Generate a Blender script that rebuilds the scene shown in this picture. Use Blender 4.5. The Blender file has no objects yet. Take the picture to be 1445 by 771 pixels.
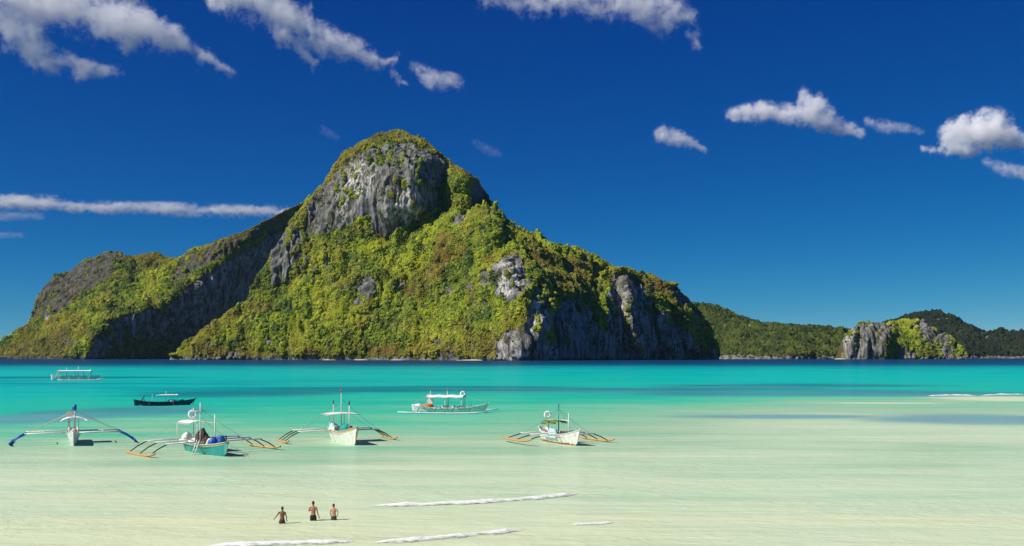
import bpy, bmesh, math, random
import numpy as np
from mathutils import Vector, Matrix

SC = bpy.context.scene
COL = SC.collection
R = math.radians

# ------------------------------------------------------------------ camera
F, CX, HY, CH = 1500.0, 722.5, 503.5, 9.0      # focal (px of a 1445 wide frame), centre, horizon row, eye height (m)
cam = bpy.data.cameras.new('camera')
cam.sensor_width = 36.0
cam.lens = 36.0 * F / 1445.0
cam.shift_y = (HY - 385.5) / 1445.0
cam.clip_start = 0.5
cam.clip_end = 80000.0
camo = bpy.data.objects.new('camera', cam)
COL.objects.link(camo)
camo.location = (0, 0, CH)
camo.rotation_euler = (R(90), 0, 0)
SC.camera = camo

# ------------------------------------------------------------------ sun and sky
SUN_EL, SUN_AZ = R(43), R(-113)                # azimuth clockwise from +Y (the view direction): to the left, a little behind
sd = Vector((math.sin(SUN_AZ) * math.cos(SUN_EL), math.cos(SUN_AZ) * math.cos(SUN_EL), math.sin(SUN_EL)))
sun = bpy.data.lights.new('sun', 'SUN')
sun.energy = 5.0
sun.angle = R(0.53)
sun.color = (1.0, 0.94, 0.84)
suno = bpy.data.objects.new('sun', sun)
COL.objects.link(suno)
suno.rotation_euler = (-sd).to_track_quat('-Z', 'Y').to_euler()
suno.location = sd * 500

world = bpy.data.worlds.new('World')
SC.world = world
world.use_nodes = True
wn, wl = world.node_tree.nodes, world.node_tree.links
wn.clear()
sky = wn.new('ShaderNodeTexSky')
sky.sky_type = 'NISHITA'
sky.sun_disc = False
sky.sun_elevation = SUN_EL
sky.sun_rotation = SUN_AZ
sky.air_density = 0.5
sky.dust_density = 0.0
sky.ozone_density = 6.0
# polarising filter of the lens: one uniform response per channel over the whole sky (deeper, more saturated blue)
bg = wn.new('ShaderNodeBackground'); bg.inputs['Strength'].default_value = 0.1
wo = wn.new('ShaderNodeOutputWorld')
sep = wn.new('ShaderNodeSeparateColor'); cmb = wn.new('ShaderNodeCombineColor')
wl.new(sky.outputs[0], sep.inputs[0])
for ch, (pw, gain) in enumerate(((3.1, 3.6), (1.32, 0.82), (0.66, 0.595))):
    m0 = wn.new('ShaderNodeMath'); m0.operation = 'MULTIPLY'; m0.inputs[1].default_value = 0.08
    m1 = wn.new('ShaderNodeMath'); m1.operation = 'POWER'; m1.inputs[1].default_value = pw
    m2 = wn.new('ShaderNodeMath'); m2.operation = 'MULTIPLY'; m2.inputs[1].default_value = gain * 10
    wl.new(sep.outputs[ch], m0.inputs[0]); wl.new(m0.outputs[0], m1.inputs[0]); wl.new(m1.outputs[0], m2.inputs[0])
    wl.new(m2.outputs[0], cmb.inputs[ch])
wl.new(cmb.outputs[0], bg.inputs[0])
wl.new(bg.outputs[0], wo.inputs[0])

vs = SC.view_settings
vs.view_transform = 'Standard'; vs.look = 'None'; vs.exposure = 0.2; vs.gamma = 1.0; vs.use_curve_mapping = False
SC.cycles.use_denoising = True
SC.cycles.max_bounces = 14
SC.cycles.diffuse_bounces = 4
SC.cycles.glossy_bounces = 4
SC.cycles.transparent_max_bounces = 16
SC.cycles.volume_bounces = 12
SC.cycles.volume_step_rate = 2.5

# ------------------------------------------------------------------ helpers
rng = np.random.default_rng(7)
random.seed(11)


def at(px, py, Y):
    """the point that stands Y metres out along the sight line through a photo pixel"""
    return ((px - CX) / F * Y, Y, CH + (HY - py) / F * Y)


def on_water(px, py):
    Y = CH * F / (py - HY)
    return Vector(((px - CX) / F * Y, Y, 0.0))


_perm = rng.permutation(256)
_perm = np.concatenate([_perm, _perm, _perm])
_ang = rng.normal(size=(256, 3))
_ang /= np.linalg.norm(_ang, axis=1)[:, None]


def pn(x, y, z=None):
    """gradient noise, about -1..1"""
    x = np.asarray(x, float); y = np.asarray(y, float)
    z = np.zeros_like(x) if z is None else np.asarray(z, float)
    xi = np.floor(x).astype(int); yi = np.floor(y).astype(int); zi = np.floor(z).astype(int)
    xf, yf, zf = x - xi, y - yi, z - zi
    u, v, w = (t * t * t * (t * (t * 6 - 15) + 10) for t in (xf, yf, zf))
    out = 0
    for dx in (0, 1):
        for dy in (0, 1):
            for dz in (0, 1):
                h = _perm[(_perm[(_perm[(xi + dx) & 255] + yi + dy) & 255] + zi + dz) & 255]
                g = _ang[h]
                d = g[..., 0] * (xf - dx) + g[..., 1] * (yf - dy) + g[..., 2] * (zf - dz)
                out = out + d * (u if dx else 1 - u) * (v if dy else 1 - v) * (w if dz else 1 - w)
    return out * 1.6


def fbm(x, y, z, octv=4, gain=0.5):
    s, a, t = 0, 1.0, 0
    for k in range(octv):
        s = s + a * pn(x * 2 ** k + 17.3 * k, y * 2 ** k - 5.1 * k, z * 2 ** k + 9.7 * k)
        t += a
        a *= gain
    return s / t


def sstep(a, b, x):
    t = np.clip((x - a) / (b - a), 0, 1)
    return t * t * (3 - 2 * t)


def inpoly(px, py, poly):
    r = np.zeros(px.shape, bool)
    n = len(poly)
    for i in range(n):
        x0, y0 = poly[i]; x1, y1 = poly[(i + 1) % n]
        if y0 == y1:
            continue
        c = ((y0 > py) != (y1 > py)) & (px < (x1 - x0) * (py - y0) / (y1 - y0) + x0)
        r ^= c
    return r


def blur(a, n, axis):
    k = np.ones(n) / n
    pad = [(0, 0), (0, 0)]
    pad[axis] = (n // 2, n - 1 - n // 2)
    b = np.pad(a, pad, mode='edge')
    c = np.cumsum(b, axis=axis)
    z = np.zeros_like(np.take(c, [0], axis=axis))
    c = np.concatenate([z, c], axis=axis)
    m = a.shape[axis]
    return (np.take(c, range(n, n + m), axis=axis) - np.take(c, range(0, m), axis=axis)) / n


def tps(ctrl, gx, gy, reg=1.0):
    c = np.array(ctrl, float)
    P, v = c[:, :2] / 100.0, c[:, 2]
    n = len(P)
    d = np.linalg.norm(P[:, None] - P[None], axis=2)
    K = np.where(d > 0, d * d * np.log(np.maximum(d, 1e-9)), 0) + np.eye(n) * reg * 0.01
    A = np.zeros((n + 3, n + 3))
    A[:n, :n] = K; A[:n, n] = 1; A[:n, n + 1:] = P; A[n, :n] = 1; A[n + 1:, :n] = P.T
    w = np.linalg.solve(A, np.concatenate([v, np.zeros(3)]))
    q = np.stack([gx, gy], -1) / 100.0
    out = w[n] + q[..., 0] * w[n + 1] + q[..., 1] * w[n + 2]
    for i in range(n):
        r2 = (q[..., 0] - P[i, 0]) ** 2 + (q[..., 1] - P[i, 1]) ** 2
        out = out + w[i] * 0.5 * r2 * np.log(np.maximum(r2, 1e-12))
    return out


def set_props(o, label=None, category=None, group=None, kind=None):
    if label: o['label'] = label
    if category: o['category'] = category
    if group: o['group'] = group
    if kind: o['kind'] = kind
    return o


def mesh_obj(name, verts, faces, mats, parent=None, smooth=False, idx=None):
    me = bpy.data.meshes.new(name)
    me.from_pydata([tuple(v) for v in verts] if not isinstance(verts, np.ndarray) else verts.tolist(), [], faces if not isinstance(faces, np.ndarray) else faces.tolist())
    for m in (mats if isinstance(mats, (list, tuple)) else [mats]):
        me.materials.append(m)
    if smooth:
        me.polygons.foreach_set('use_smooth', [True] * len(me.polygons))
    if idx is not None:
        me.polygons.foreach_set('material_index', idx)
    me.update()
    o = bpy.data.objects.new(name, me)
    COL.objects.link(o)
    if parent:
        o.parent = parent
    return o


def grid_obj(name, V, mat, smooth=True):
    """V: rows x cols x 3"""
    nr, nc = V.shape[:2]
    me = bpy.data.meshes.new(name)
    i = np.arange(nr * nc).reshape(nr, nc)
    q = np.stack([i[:-1, :-1], i[:-1, 1:], i[1:, 1:], i[1:, :-1]], -1).reshape(-1, 4)
    nf = len(q)
    me.vertices.add(nr * nc); me.vertices.foreach_set('co', V.reshape(-1).astype(np.float32))
    me.loops.add(nf * 4); me.loops.foreach_set('vertex_index', q.reshape(-1).astype(np.int32))
    me.polygons.add(nf); me.polygons.foreach_set('loop_start', np.arange(0, nf * 4, 4, dtype=np.int32))
    me.polygons.foreach_set('use_smooth', np.full(nf, smooth))
    me.update(calc_edges=True)
    me.validate()
    me.materials.append(mat)
    o = bpy.data.objects.new(name, me)
    COL.objects.link(o)
    return o


def add_attr(me, name, vals):
    a = me.attributes.new(name, 'FLOAT', 'POINT')
    a.data.foreach_set('value', np.asarray(vals, np.float32).reshape(-1))


class NT:
    """small node-tree writer"""
    def __init__(self, tree):
        self.t = tree; self.n = tree.nodes; self.l = tree.links

    def put(self, sock, v):
        if isinstance(v, bpy.types.NodeSocket):
            self.l.new(v, sock)
        elif v is not None:
            sock.default_value = v

    def node(self, typ, **kw):
        n = self.n.new(typ)
        for k, v in kw.items():
            setattr(n, k, v)
        return n

    def math(self, op, a, b=None, c=None, clamp=False):
        n = self.node('ShaderNodeMath', operation=op, use_clamp=clamp)
        for s, v in zip(n.inputs, (a, b, c)):
            self.put(s, v)
        return n.outputs[0]

    def mixc(self, f, a, b, blend='MIX'):
        n = self.node('ShaderNodeMix', data_type='RGBA', blend_type=blend)
        self.put(n.inputs[0], f); self.put(n.inputs[6], a); self.put(n.inputs[7], b)
        return n.outputs[2]

    def noise(self, vec, scale, detail=4, rough=0.55, dist=0.0):
        n = self.node('ShaderNodeTexNoise')
        self.put(n.inputs['Vector'], vec)
        n.inputs['Scale'].default_value = scale; n.inputs['Detail'].default_value = detail
        n.inputs['Roughness'].default_value = rough; n.inputs['Distortion'].default_value = dist
        return n.outputs[0]

    def scale(self, vec, xyz):
        n = self.node('ShaderNodeVectorMath', operation='MULTIPLY')
        self.put(n.inputs[0], vec); n.inputs[1].default_value = xyz
        return n.outputs[0]

    def ramp(self, f, stops, interp='LINEAR'):
        n = self.node('ShaderNodeValToRGB')
        cr = n.color_ramp; cr.interpolation = interp
        while len(cr.elements) < len(stops):
            cr.elements.new(0.5)
        for e, (p, c) in zip(cr.elements, stops):
            e.position = p; e.color = c if len(c) == 4 else (*c, 1)
        self.put(n.inputs[0], f)
        return n.outputs[0]

    def maprange(self, v, a, b, c=0.0, d=1.0):
        n = self.node('ShaderNodeMapRange')
        self.put(n.inputs[0], v)
        for k, x in zip((1, 2, 3, 4), (a, b, c, d)):
            n.inputs[k].default_value = x
        return n.outputs[0]

    def attr(self, name, typ='GEOMETRY'):
        return self.node('ShaderNodeAttribute', attribute_name=name, attribute_type=typ)

    def pos(self):
        return self.node('ShaderNodeNewGeometry').outputs['Position']

    def bump(self, h, strength=0.5, dist=1.0):
        n = self.node('ShaderNodeBump')
        n.inputs['Strength'].default_value = strength; n.inputs['Distance'].default_value = dist
        self.put(n.inputs['Height'], h)
        return n.outputs[0]


def new_mat(name):
    m = bpy.data.materials.new(name)
    m.use_nodes = True
    m.node_tree.nodes.clear()
    t = NT(m.node_tree)
    out = t.node('ShaderNodeOutputMaterial')
    return m, t, out


def paint(name, col, rough=0.5, wear=0.15, dirt=(0.25, 0.22, 0.17), scale=3.0, spec=0.4, sheen=0):
    """painted or natural surface: colour with weathering blotches and streaks"""
    m, t, out = new_mat(name)
    p = t.node('ShaderNodeBsdfPrincipled')
    tc = t.node('ShaderNodeTexCoord').outputs['Object']
    n1 = t.noise(tc, scale, 5, 0.6)
    n2 = t.noise(t.scale(tc, (1, 1, 5)), scale * 2.3, 4, 0.6)
    f = t.maprange(t.math('MULTIPLY', n1, n2), 0.18, 0.36, 0.0, min(1.0, wear * 1.5))
    t.put(p.inputs['Base Color'], t.mixc(f, (*col, 1), (*dirt, 1)))
    p.inputs['Roughness'].default_value = rough
    p.inputs['Specular IOR Level'].default_value = spec
    t.l.new(t.bump(n2, 0.15, 0.02), p.inputs['Normal'])
    t.l.new(p.outputs[0], out.inputs[0])
    return m


# ------------------------------------------------------------------ island materials
def island_material(name, rock_lo, rock_hi, soil_a, soil_b, dry_c, fr=1.0):
    m, t, out = new_mat(name)
    pos = t.pos()
    rock = t.attr('rock').outputs['Fac']
    dry = t.attr('dry').outputs['Fac']
    pale = t.attr('pale').outputs['Fac']
    st = t.noise(t.scale(pos, (1, 1, 0.09)), 0.065 * fr, 6, 0.68, 0.3)       # vertical water streaks
    fi = t.noise(pos, 0.09 * fr, 5, 0.7)
    rcol = t.mixc(t.maprange(st, 0.36, 0.66), (*rock_lo, 1), (*rock_hi, 1))
    rcol = t.mixc(t.maprange(t.math('MULTIPLY', pale, t.maprange(st, 0.38, 0.55)), 0, 1, 0, 1), rcol, (0.58, 0.56, 0.52, 1))
    rcol = t.mixc(t.maprange(t.noise(t.scale(pos, (1, 1, 0.25)), 0.12 * fr, 5, 0.7), 0.52, 0.7, 0, 0.7), rcol, (0.045, 0.045, 0.04, 1))
    rcol = t.mixc(t.maprange(t.noise(pos, 0.035, 4, 0.6), 0.52, 0.68, 0, 0.55), rcol, (0.15, 0.11, 0.05, 1))
    bush = t.maprange(t.noise(t.scale(pos, (1, 1, 0.45)), 0.06, 6, 0.72), 0.51, 0.57, 0, 0.9)
    veg = t.mixc(t.maprange(t.noise(pos, 0.012, 4, 0.6), 0.35, 0.65), (*soil_a, 1), (*soil_b, 1))
    veg = t.mixc(dry, veg, (*dry_c, 1))
    rcol = t.mixc(bush, rcol, t.mixc(0.4, veg, (0.03, 0.04, 0.015, 1)))
    edge = t.math('ADD', rock, t.math('MULTIPLY', t.math('SUBTRACT', t.noise(pos, 0.04, 5, 0.7), 0.5), 1.1))
    col = t.mixc(t.maprange(edge, 0.42, 0.58), veg, rcol)
    p = t.node('ShaderNodeBsdfPrincipled')
    t.put(p.inputs['Base Color'], col)
    p.inputs['Roughness'].default_value = 0.9
    p.inputs['Specular IOR Level'].default_value = 0.15
    hb = t.math('ADD', t.noise(t.scale(pos, (1, 1, 0.14)), 0.16, 6, 0.7), t.math('MULTIPLY', fi, 0.4))
    t.l.new(t.bump(hb, 0.9, 5.0), p.inputs['Normal'])
    t.l.new(p.outputs[0], out.inputs[0])
    return m


def foliage_material(name, light, mid, dark, dryc):
    m, t, out = new_mat(name)
    tint = t.attr('tint', 'INSTANCER').outputs['Fac']
    dry = t.attr('dryness', 'INSTANCER').outputs['Fac']
    rnd = t.node('ShaderNodeObjectInfo').outputs['Random']
    k = t.math('ADD', t.math('MULTIPLY', tint, 0.75), t.math('MULTIPLY', rnd, 0.3))
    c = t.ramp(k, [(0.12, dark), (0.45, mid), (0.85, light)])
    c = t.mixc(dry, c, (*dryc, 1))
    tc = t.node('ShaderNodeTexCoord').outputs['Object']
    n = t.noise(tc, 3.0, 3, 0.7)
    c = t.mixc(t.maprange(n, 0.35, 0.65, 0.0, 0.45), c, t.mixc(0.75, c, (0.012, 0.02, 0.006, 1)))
    p = t.node('ShaderNodeBsdfPrincipled')
    t.put(p.inputs['Base Color'], c)
    p.inputs['Roughness'].default_value = 0.75
    p.inputs['Specular IOR Level'].default_value = 0.2
    t.l.new(t.bump(t.noise(tc, 6.0, 3, 0.7), 0.8, 0.4), p.inputs['Normal'])
    t.l.new(p.outputs[0], out.inputs[0])
    return m


def forest_nodes(mat, name):
    """scatter lumpy crowns on a cloud of tree positions"""
    ng = bpy.data.node_groups.new(name, 'GeometryNodeTree')
    ng.interface.new_socket('Geometry', in_out='INPUT', socket_type='NodeSocketGeometry')
    ng.interface.new_socket('Geometry', in_out='OUTPUT', socket_type='NodeSocketGeometry')
    n, l = ng.nodes, ng.links
    gi = n.new('NodeGroupInput'); go = n.new('NodeGroupOutput')
    jn = n.new('GeometryNodeJoinGeometry')
    for k in range(5):
        ico = n.new('GeometryNodeMeshIcoSphere')
        ico.inputs['Radius'].default_value = 0.5; ico.inputs['Subdivisions'].default_value = 3
        nz = n.new('ShaderNodeTexNoise'); nz.noise_dimensions = '4D'
        nz.inputs['W'].default_value = k * 7.7; nz.inputs['Scale'].default_value = 2.6
        nz.inputs['Detail'].default_value = 4; nz.inputs['Roughness'].default_value = 0.68
        sub = n.new('ShaderNodeMath'); sub.operation = 'SUBTRACT'; sub.inputs[1].default_value = 0.42
        mul = n.new('ShaderNodeMath'); mul.operation = 'MULTIPLY'; mul.inputs[1].default_value = 1.5
        nm = n.new('GeometryNodeInputNormal')
        sc = n.new('ShaderNodeVectorMath'); sc.operation = 'SCALE'
        sp = n.new('GeometryNodeSetPosition')
        l.new(nz.outputs[0], sub.inputs[0]); l.new(sub.outputs[0], mul.inputs[0])
        l.new(nm.outputs[0], sc.inputs[0]); l.new(mul.outputs[0], sc.inputs['Scale'])
        l.new(ico.outputs['Mesh'], sp.inputs['Geometry']); l.new(sc.outputs[0], sp.inputs['Offset'])
        tr = n.new('GeometryNodeTransform'); tr.inputs['Scale'].default_value = (1.0, 1.0, 0.75 + 0.12 * k)
        l.new(sp.outputs[0], tr.inputs['Geometry'])
        sm = n.new('GeometryNodeSetMaterial'); sm.inputs['Material'].default_value = mat
        l.new(tr.outputs[0], sm.inputs['Geometry'])
        g2 = n.new('GeometryNodeGeometryToInstance'); l.new(sm.outputs[0], g2.inputs[0])
        l.new(g2.outputs[0], jn.inputs[0])
    iop = n.new('GeometryNodeInstanceOnPoints')
    iop.inputs['Pick Instance'].default_value = True
    l.new(gi.outputs[0], iop.inputs['Points']); l.new(jn.outputs[0], iop.inputs['Instance'])
    rv = n.new('FunctionNodeRandomValue'); rv.data_type = 'INT'
    rv.inputs['Min'].default_value = 0 if False else rv.inputs['Min'].default_value
    for s in rv.inputs:
        if s.type == 'INT' and s.name == 'Min': s.default_value = 0
        if s.type == 'INT' and s.name == 'Max': s.default_value = 4
    l.new([o for o in rv.outputs if o.type == 'INT'][0], iop.inputs['Instance Index'])
    rr = n.new('FunctionNodeRandomValue'); rr.data_type = 'FLOAT_VECTOR'
    rr.inputs['Max'].default_value = (0.35, 0.35, 6.283)
    l.new(rr.outputs[0], iop.inputs['Rotation'])
    na = n.new('GeometryNodeInputNamedAttribute'); na.data_type = 'FLOAT'; na.inputs[0].default_value = 'size'
    l.new([o for o in na.outputs if o.enabled and o.name == 'Attribute'][0], iop.inputs['Scale'])
    l.new(iop.outputs[0], go.inputs[0])
    return ng


def relief(name, sil, ctrl, mat, x0, x1, nx, nt, cliffs=(), dry=(), pale=(), ridges=(), step=None, rock_amp=12.0,
           rough_amp=26.0, back=1.15, nfreq=1.0, reg=1.0, outcrop=0.8):
    """A solid hill: the front is a net hung from the skyline to the shore with a depth of its own at every point,
    the back slopes down to the water behind. Returns object and arrays for planting."""
    xs = np.linspace(x0, x1, nx)
    sp = np.array(sil, float)
    top = np.interp(xs, sp[:, 0], sp[:, 1])
    jag = fbm(xs / 14.0, xs * 0 + 3.3, xs * 0, 4) * 2.2
    top = top + jag * np.clip((506 - top) / 30, 0, 1)
    Yb = tps(ctrl, xs, np.full(nx, 507.5), reg)
    bot = HY + (CH + 7.0) * F / Yb
    t = np.linspace(0, 1, nt)[:, None]
    gx = np.repeat(xs[None], nt, 0)
    gy = bot[None] + (np.minimum(top, bot - 0.5) - bot)[None] * t
    Y = tps(ctrl, gx, gy, reg)
    wx = gx + 5 * fbm(gx / 22, gy / 22, gx * 0 + 1.5, 3)
    wy = gy + 5 * fbm(gx / 22, gy / 22, gx * 0 + 8.5, 3)
    for pts, amp, wl_, wr_ in ridges:
        p = np.array(pts, float)
        p = p[np.argsort(p[:, 1])]
        xl = np.interp(wy, p[:, 1], p[:, 0])
        dx = wx - xl
        prof = np.where(dx < 0, np.clip(1 + dx / wl_, 0, 1), np.clip(1 - dx / wr_, 0, 1))
        fade = sstep(p[0, 1] - 8, p[0, 1] + 18, gy) * (1 - sstep(p[-1, 1] - 22, p[-1, 1] + 10, gy))
        Y = Y - amp * prof * fade
    if step is not None:
        Y = Y + step(gx, gy)
    rock = np.zeros_like(gx)
    for poly, w in cliffs:
        rock = np.maximum(rock, inpoly(wx, wy, poly) * w)
    crag = fbm(gx / 9, gy / 16, gx * 0 + 31.0, 4) + 0.4 * fbm(gx / 60, gy / 60, gx * 0 + 77.0, 2)
    rock = np.maximum(rock * (1 - 0.6 * sstep(0.16, 0.36, -crag)), outcrop * sstep(0.24, 0.36, crag) * (gy > top[None] + 6))
    zz0 = CH + (HY - gy) / F * Y
    rock = np.maximum(rock, 0.9 * (zz0 < 5 + 11 * fbm(gx / 7, gx * 0, gx * 0 + 21.0, 3)))      # bare rock along the waterline
    rock = blur(blur(rock, 3, 0), 3, 1)
    dr = np.zeros_like(gx)
    for poly, w in dry:
        dr = np.maximum(dr, inpoly(wx * 1.0 + (wx - gx) * 2, wy + (wy - gy) * 2, poly) * w)
    dr = blur(blur(dr, 13, 0), 13, 1)
    pl = np.zeros_like(gx)
    for poly, w in pale:
        pl = np.maximum(pl, inpoly(wx, wy, poly) * w)
    pl = blur(blur(pl, 9, 0), 9, 1)
    V = np.stack([(gx - CX) / F * Y, Y, CH + (HY - gy) / F * Y], -1)
    # carve gullies, buttresses and rock flutes into it
    def normals(V):
        du = np.gradient(V, axis=1); dv = np.gradient(V, axis=0)
        n = np.cross(du, dv); n /= np.maximum(np.linalg.norm(n, axis=-1, keepdims=True), 1e-6)
        return n
    N = normals(V)
    N = np.stack([blur(blur(N[..., k], 9, 0), 9, 1) for k in range(3)], -1)
    X, Yy, Z = V[..., 0] * nfreq, V[..., 1] * nfreq, V[..., 2] * nfreq
    big = fbm(X / 150, Yy / 150, Z / 260, 3)
    gul = 1 - np.abs(fbm(X / 70 + Z / 300, Yy / 90, Z / 220, 3)) * 2.2
    can = fbm(X / 34, Yy / 34, Z / 34, 3)
    veg = rough_amp * (1 - 0.55 * np.clip(rock, 0, 1)) * (0.95 * big + 0.85 * gul + 0.45 * can)
    flu = (1 - np.abs(pn(X / 30, Yy / 34, Z / 420)) * 2) * 1.1 + (1 - np.abs(pn(X / 12 + 4, Yy / 14, Z / 200)) * 2) * 0.5 + fbm(X / 18, Yy / 18, Z / 60, 4) * 0.55
    rk = rock_amp * flu
    w = np.clip(rock, 0, 1)
    tt = np.repeat(t, nx, 1)
    edge = sstep(0.0, 0.05, tt) * (1 - 0.75 * sstep(0.93, 1.0, tt))
    V = V + N * ((veg * (1 - 0.5 * w) + rk * (0.12 + 0.88 * w)) * edge)[..., None]
    # the far side
    nb = 14
    s = (np.arange(1, nb + 1) / nb)[:, None]
    Tp = V[-1]
    hgt = Tp[:, 2] + 7
    B = np.stack([np.repeat(Tp[None, :, 0], nb, 0) + s * 0, Tp[None, :, 1] + s * (hgt * back + 25)[None],
                  Tp[None, :, 2] - hgt[None] * (s ** 1.45)], -1)
    B[..., 2] += 10 * fbm(B[..., 0] / 60, B[..., 1] / 60, B[..., 2] / 60, 3) * np.sin(s * math.pi)
    A = np.concatenate([V, B], 0)
    o = grid_obj(name, A, mat)
    z14 = np.zeros((nb, nx))
    add_attr(o.data, 'rock', np.concatenate([rock, z14], 0))
    add_attr(o.data, 'dry', np.concatenate([dr, z14 + 0.2], 0))
    add_attr(o.data, 'pale', np.concatenate([pl, z14], 0))
    set_props(o, kind='structure')
    return o, dict(V=V, N=normals(V), rock=rock, dry=dr, gx=gx, gy=gy)


def plant(name, D, count, mat, size=(6, 13), rockmax=0.5, label=None, seed=1, darkness=0.0, cliffveg=0.045):
    """tree crowns all over the planted slopes, as a cloud of positions with size and tint"""
    g = np.random.default_rng(seed)
    V, rock = D['V'], D['rock']
    nr, nc = rock.shape
    e1 = V[1:, :-1] - V[:-1, :-1]; e2 = V[:-1, 1:] - V[:-1, :-1]
    area = np.linalg.norm(np.cross(e1, e2), axis=-1)
    rk = rock[:-1, :-1]
    zz = V[:-1, :-1, 2]
    P = V[:-1, :-1]
    clump = fbm(P[..., 0] / 45, P[..., 1] / 45, P[..., 2] / 45, 3)
    dens = area * np.clip(np.where(rk > rockmax, cliffveg * (clump > 0.2) * 3, 1.0 - 0.6 * rk), 0, 1) * (zz > 1.5)
    cdf = np.cumsum(dens.reshape(-1)); cdf /= cdf[-1]
    k = np.searchsorted(cdf, g.random(count))
    r, c = np.unravel_index(k, dens.shape)
    u, v = g.random((2, count, 1))
    Q = V[r, c] + (V[r + 1, c] - V[r, c]) * u + (V[r, c + 1] - V[r, c]) * v
    dr = D['dry'][r, c]; onrock = rock[r, c] > rockmax
    cl = fbm(Q[:, 0] / 55 + 9, Q[:, 1] / 55, Q[:, 2] / 55, 4) + 0.12 * g.normal(0, 1, count)
    big = sstep(-0.06, 0.16, cl - 0.25 * dr)                     # groves of trees between open scrub
    scrub = size[0] * (0.8 + 0.7 * g.random(count))
    tree = size[0] * 1.6 + (size[1] - size[0] * 1.6) * g.random(count) ** 2.6
    sz = scrub + (tree - scrub) * big * (g.random(count) < 0.8)
    sz = sz * np.where(onrock, 0.6, 1) * (1 - 0.3 * np.clip(dr, 0, 1))
    Q[:, 2] += sz * 0.12
    low = fbm(Q[:, 0] / 150, Q[:, 1] / 150, Q[:, 2] / 150, 3)
    mid = fbm(Q[:, 0] / 42, Q[:, 1] / 42, Q[:, 2] / 42, 3)
    tint = np.clip(0.68 + 0.85 * low + 0.6 * mid - 0.34 * big + g.normal(0, 0.16, count) - darkness - 0.3 * onrock, 0, 1)
    dn = fbm(Q[:, 0] / 85 + 40, Q[:, 1] / 85, Q[:, 2] / 60, 3) + 0.35 * g.normal(0, 0.5, count)
    dryv = np.clip((sstep(0.05, 0.45, dn) * 0.75 + dr * (0.45 + 0.7 * g.random(count))) * (1 - 0.45 * big), 0, 1)
    me = bpy.data.meshes.new(name)
    me.vertices.add(count); me.vertices.foreach_set('co', Q.reshape(-1).astype(np.float32))
    add_attr(me, 'size', sz); add_attr(me, 'tint', tint); add_attr(me, 'dryness', dryv)
    me.materials.append(mat)
    o = bpy.data.objects.new(name, me)
    COL.objects.link(o)
    md = o.modifiers.new('crowns', 'NODES')
    md.node_group = forest_nodes(mat, name + '_crowns')
    set_props(o, label=label, category='forest', kind='stuff')
    return o


# ------------------------------------------------------------------ the great island
M_ISLE = island_material('island_rock', (0.085, 0.09, 0.094), (0.29, 0.285, 0.275), (0.04, 0.055, 0.014), (0.09, 0.09, 0.022), (0.13, 0.085, 0.03))
M_FOL = foliage_material('jungle', (0.42, 0.46, 0.02), (0.20, 0.265, 0.018), (0.045, 0.088, 0.013), (0.27, 0.16, 0.04))

sil_main = [(250, 507), (258, 500), (266, 484), (297, 462), (328, 440), (355, 424), (361, 402), (377, 376), (390, 350), (403, 327), (418, 308), (434, 285),
            (452, 266), (469, 242), (487, 217), (509, 202), (540, 189), (566, 186), (593, 197), (600, 202), (626, 224), (648, 239),
            (670, 253), (684, 268), (695, 290), (710, 310), (732, 325), (754, 334), (772, 348), (794, 351), (820, 356), (847, 369),
            (869, 385), (887, 382), (917, 389), (935, 400), (953, 409), (970, 425), (984, 445), (997, 471), (1007, 497), (1010, 509)]
ctrl_main = [(240, 508, 3120), (262, 508, 3040), (330, 508, 2960), (420, 508, 2860), (500, 508, 2790), (580, 508, 2700), (650, 508, 2590), (700, 508, 2480),
             (738, 508, 2440), (765, 508, 2470), (800, 508, 2570), (860, 508, 2680), (900, 508, 2740), (930, 508, 2790), (970, 508, 2890), (1012, 508, 2990),
             (300, 470, 3020), (350, 432, 3030), (400, 450, 2960), (385, 405, 3050), (395, 350, 3110), (425, 330, 3150), (434, 290, 3230), (452, 268, 3300),
             (430, 400, 3010), (470, 350, 3070), (500, 420, 2900), (555, 420, 2880), (555, 345, 3030), (480, 300, 3110), (500, 250, 3140), (487, 220, 3260),
             (540, 230, 3120), (575, 230, 3120), (575, 320, 3050), (600, 250, 3130), (630, 250, 3230), (625, 290, 3160), (560, 190, 3330), (600, 204, 3330), (640, 232, 3330),
             (652, 262, 3100), (640, 310, 3020), (600, 345, 2985), (640, 400, 2830), (600, 450, 2790), (690, 400, 2650), (665, 255, 3160), (680, 275, 3270), (665, 290, 3110),
             (690, 310, 2830), (710, 340, 2790), (730, 400, 2580), (740, 450, 2470), (720, 430, 2530), (760, 420, 2570), (760, 365, 2760), (790, 430, 2640), (800, 355, 2900), (830, 400, 2780),
             (860, 420, 2740), (870, 390, 2850), (920, 395, 2960), (900, 420, 2800), (960, 430, 2980), (950, 470, 2870), (990, 470, 2990)]
ctrl_main = [(x, y, Y + max(0, x - 770) * 1.25) for x, y, Y in ctrl_main]
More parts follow.
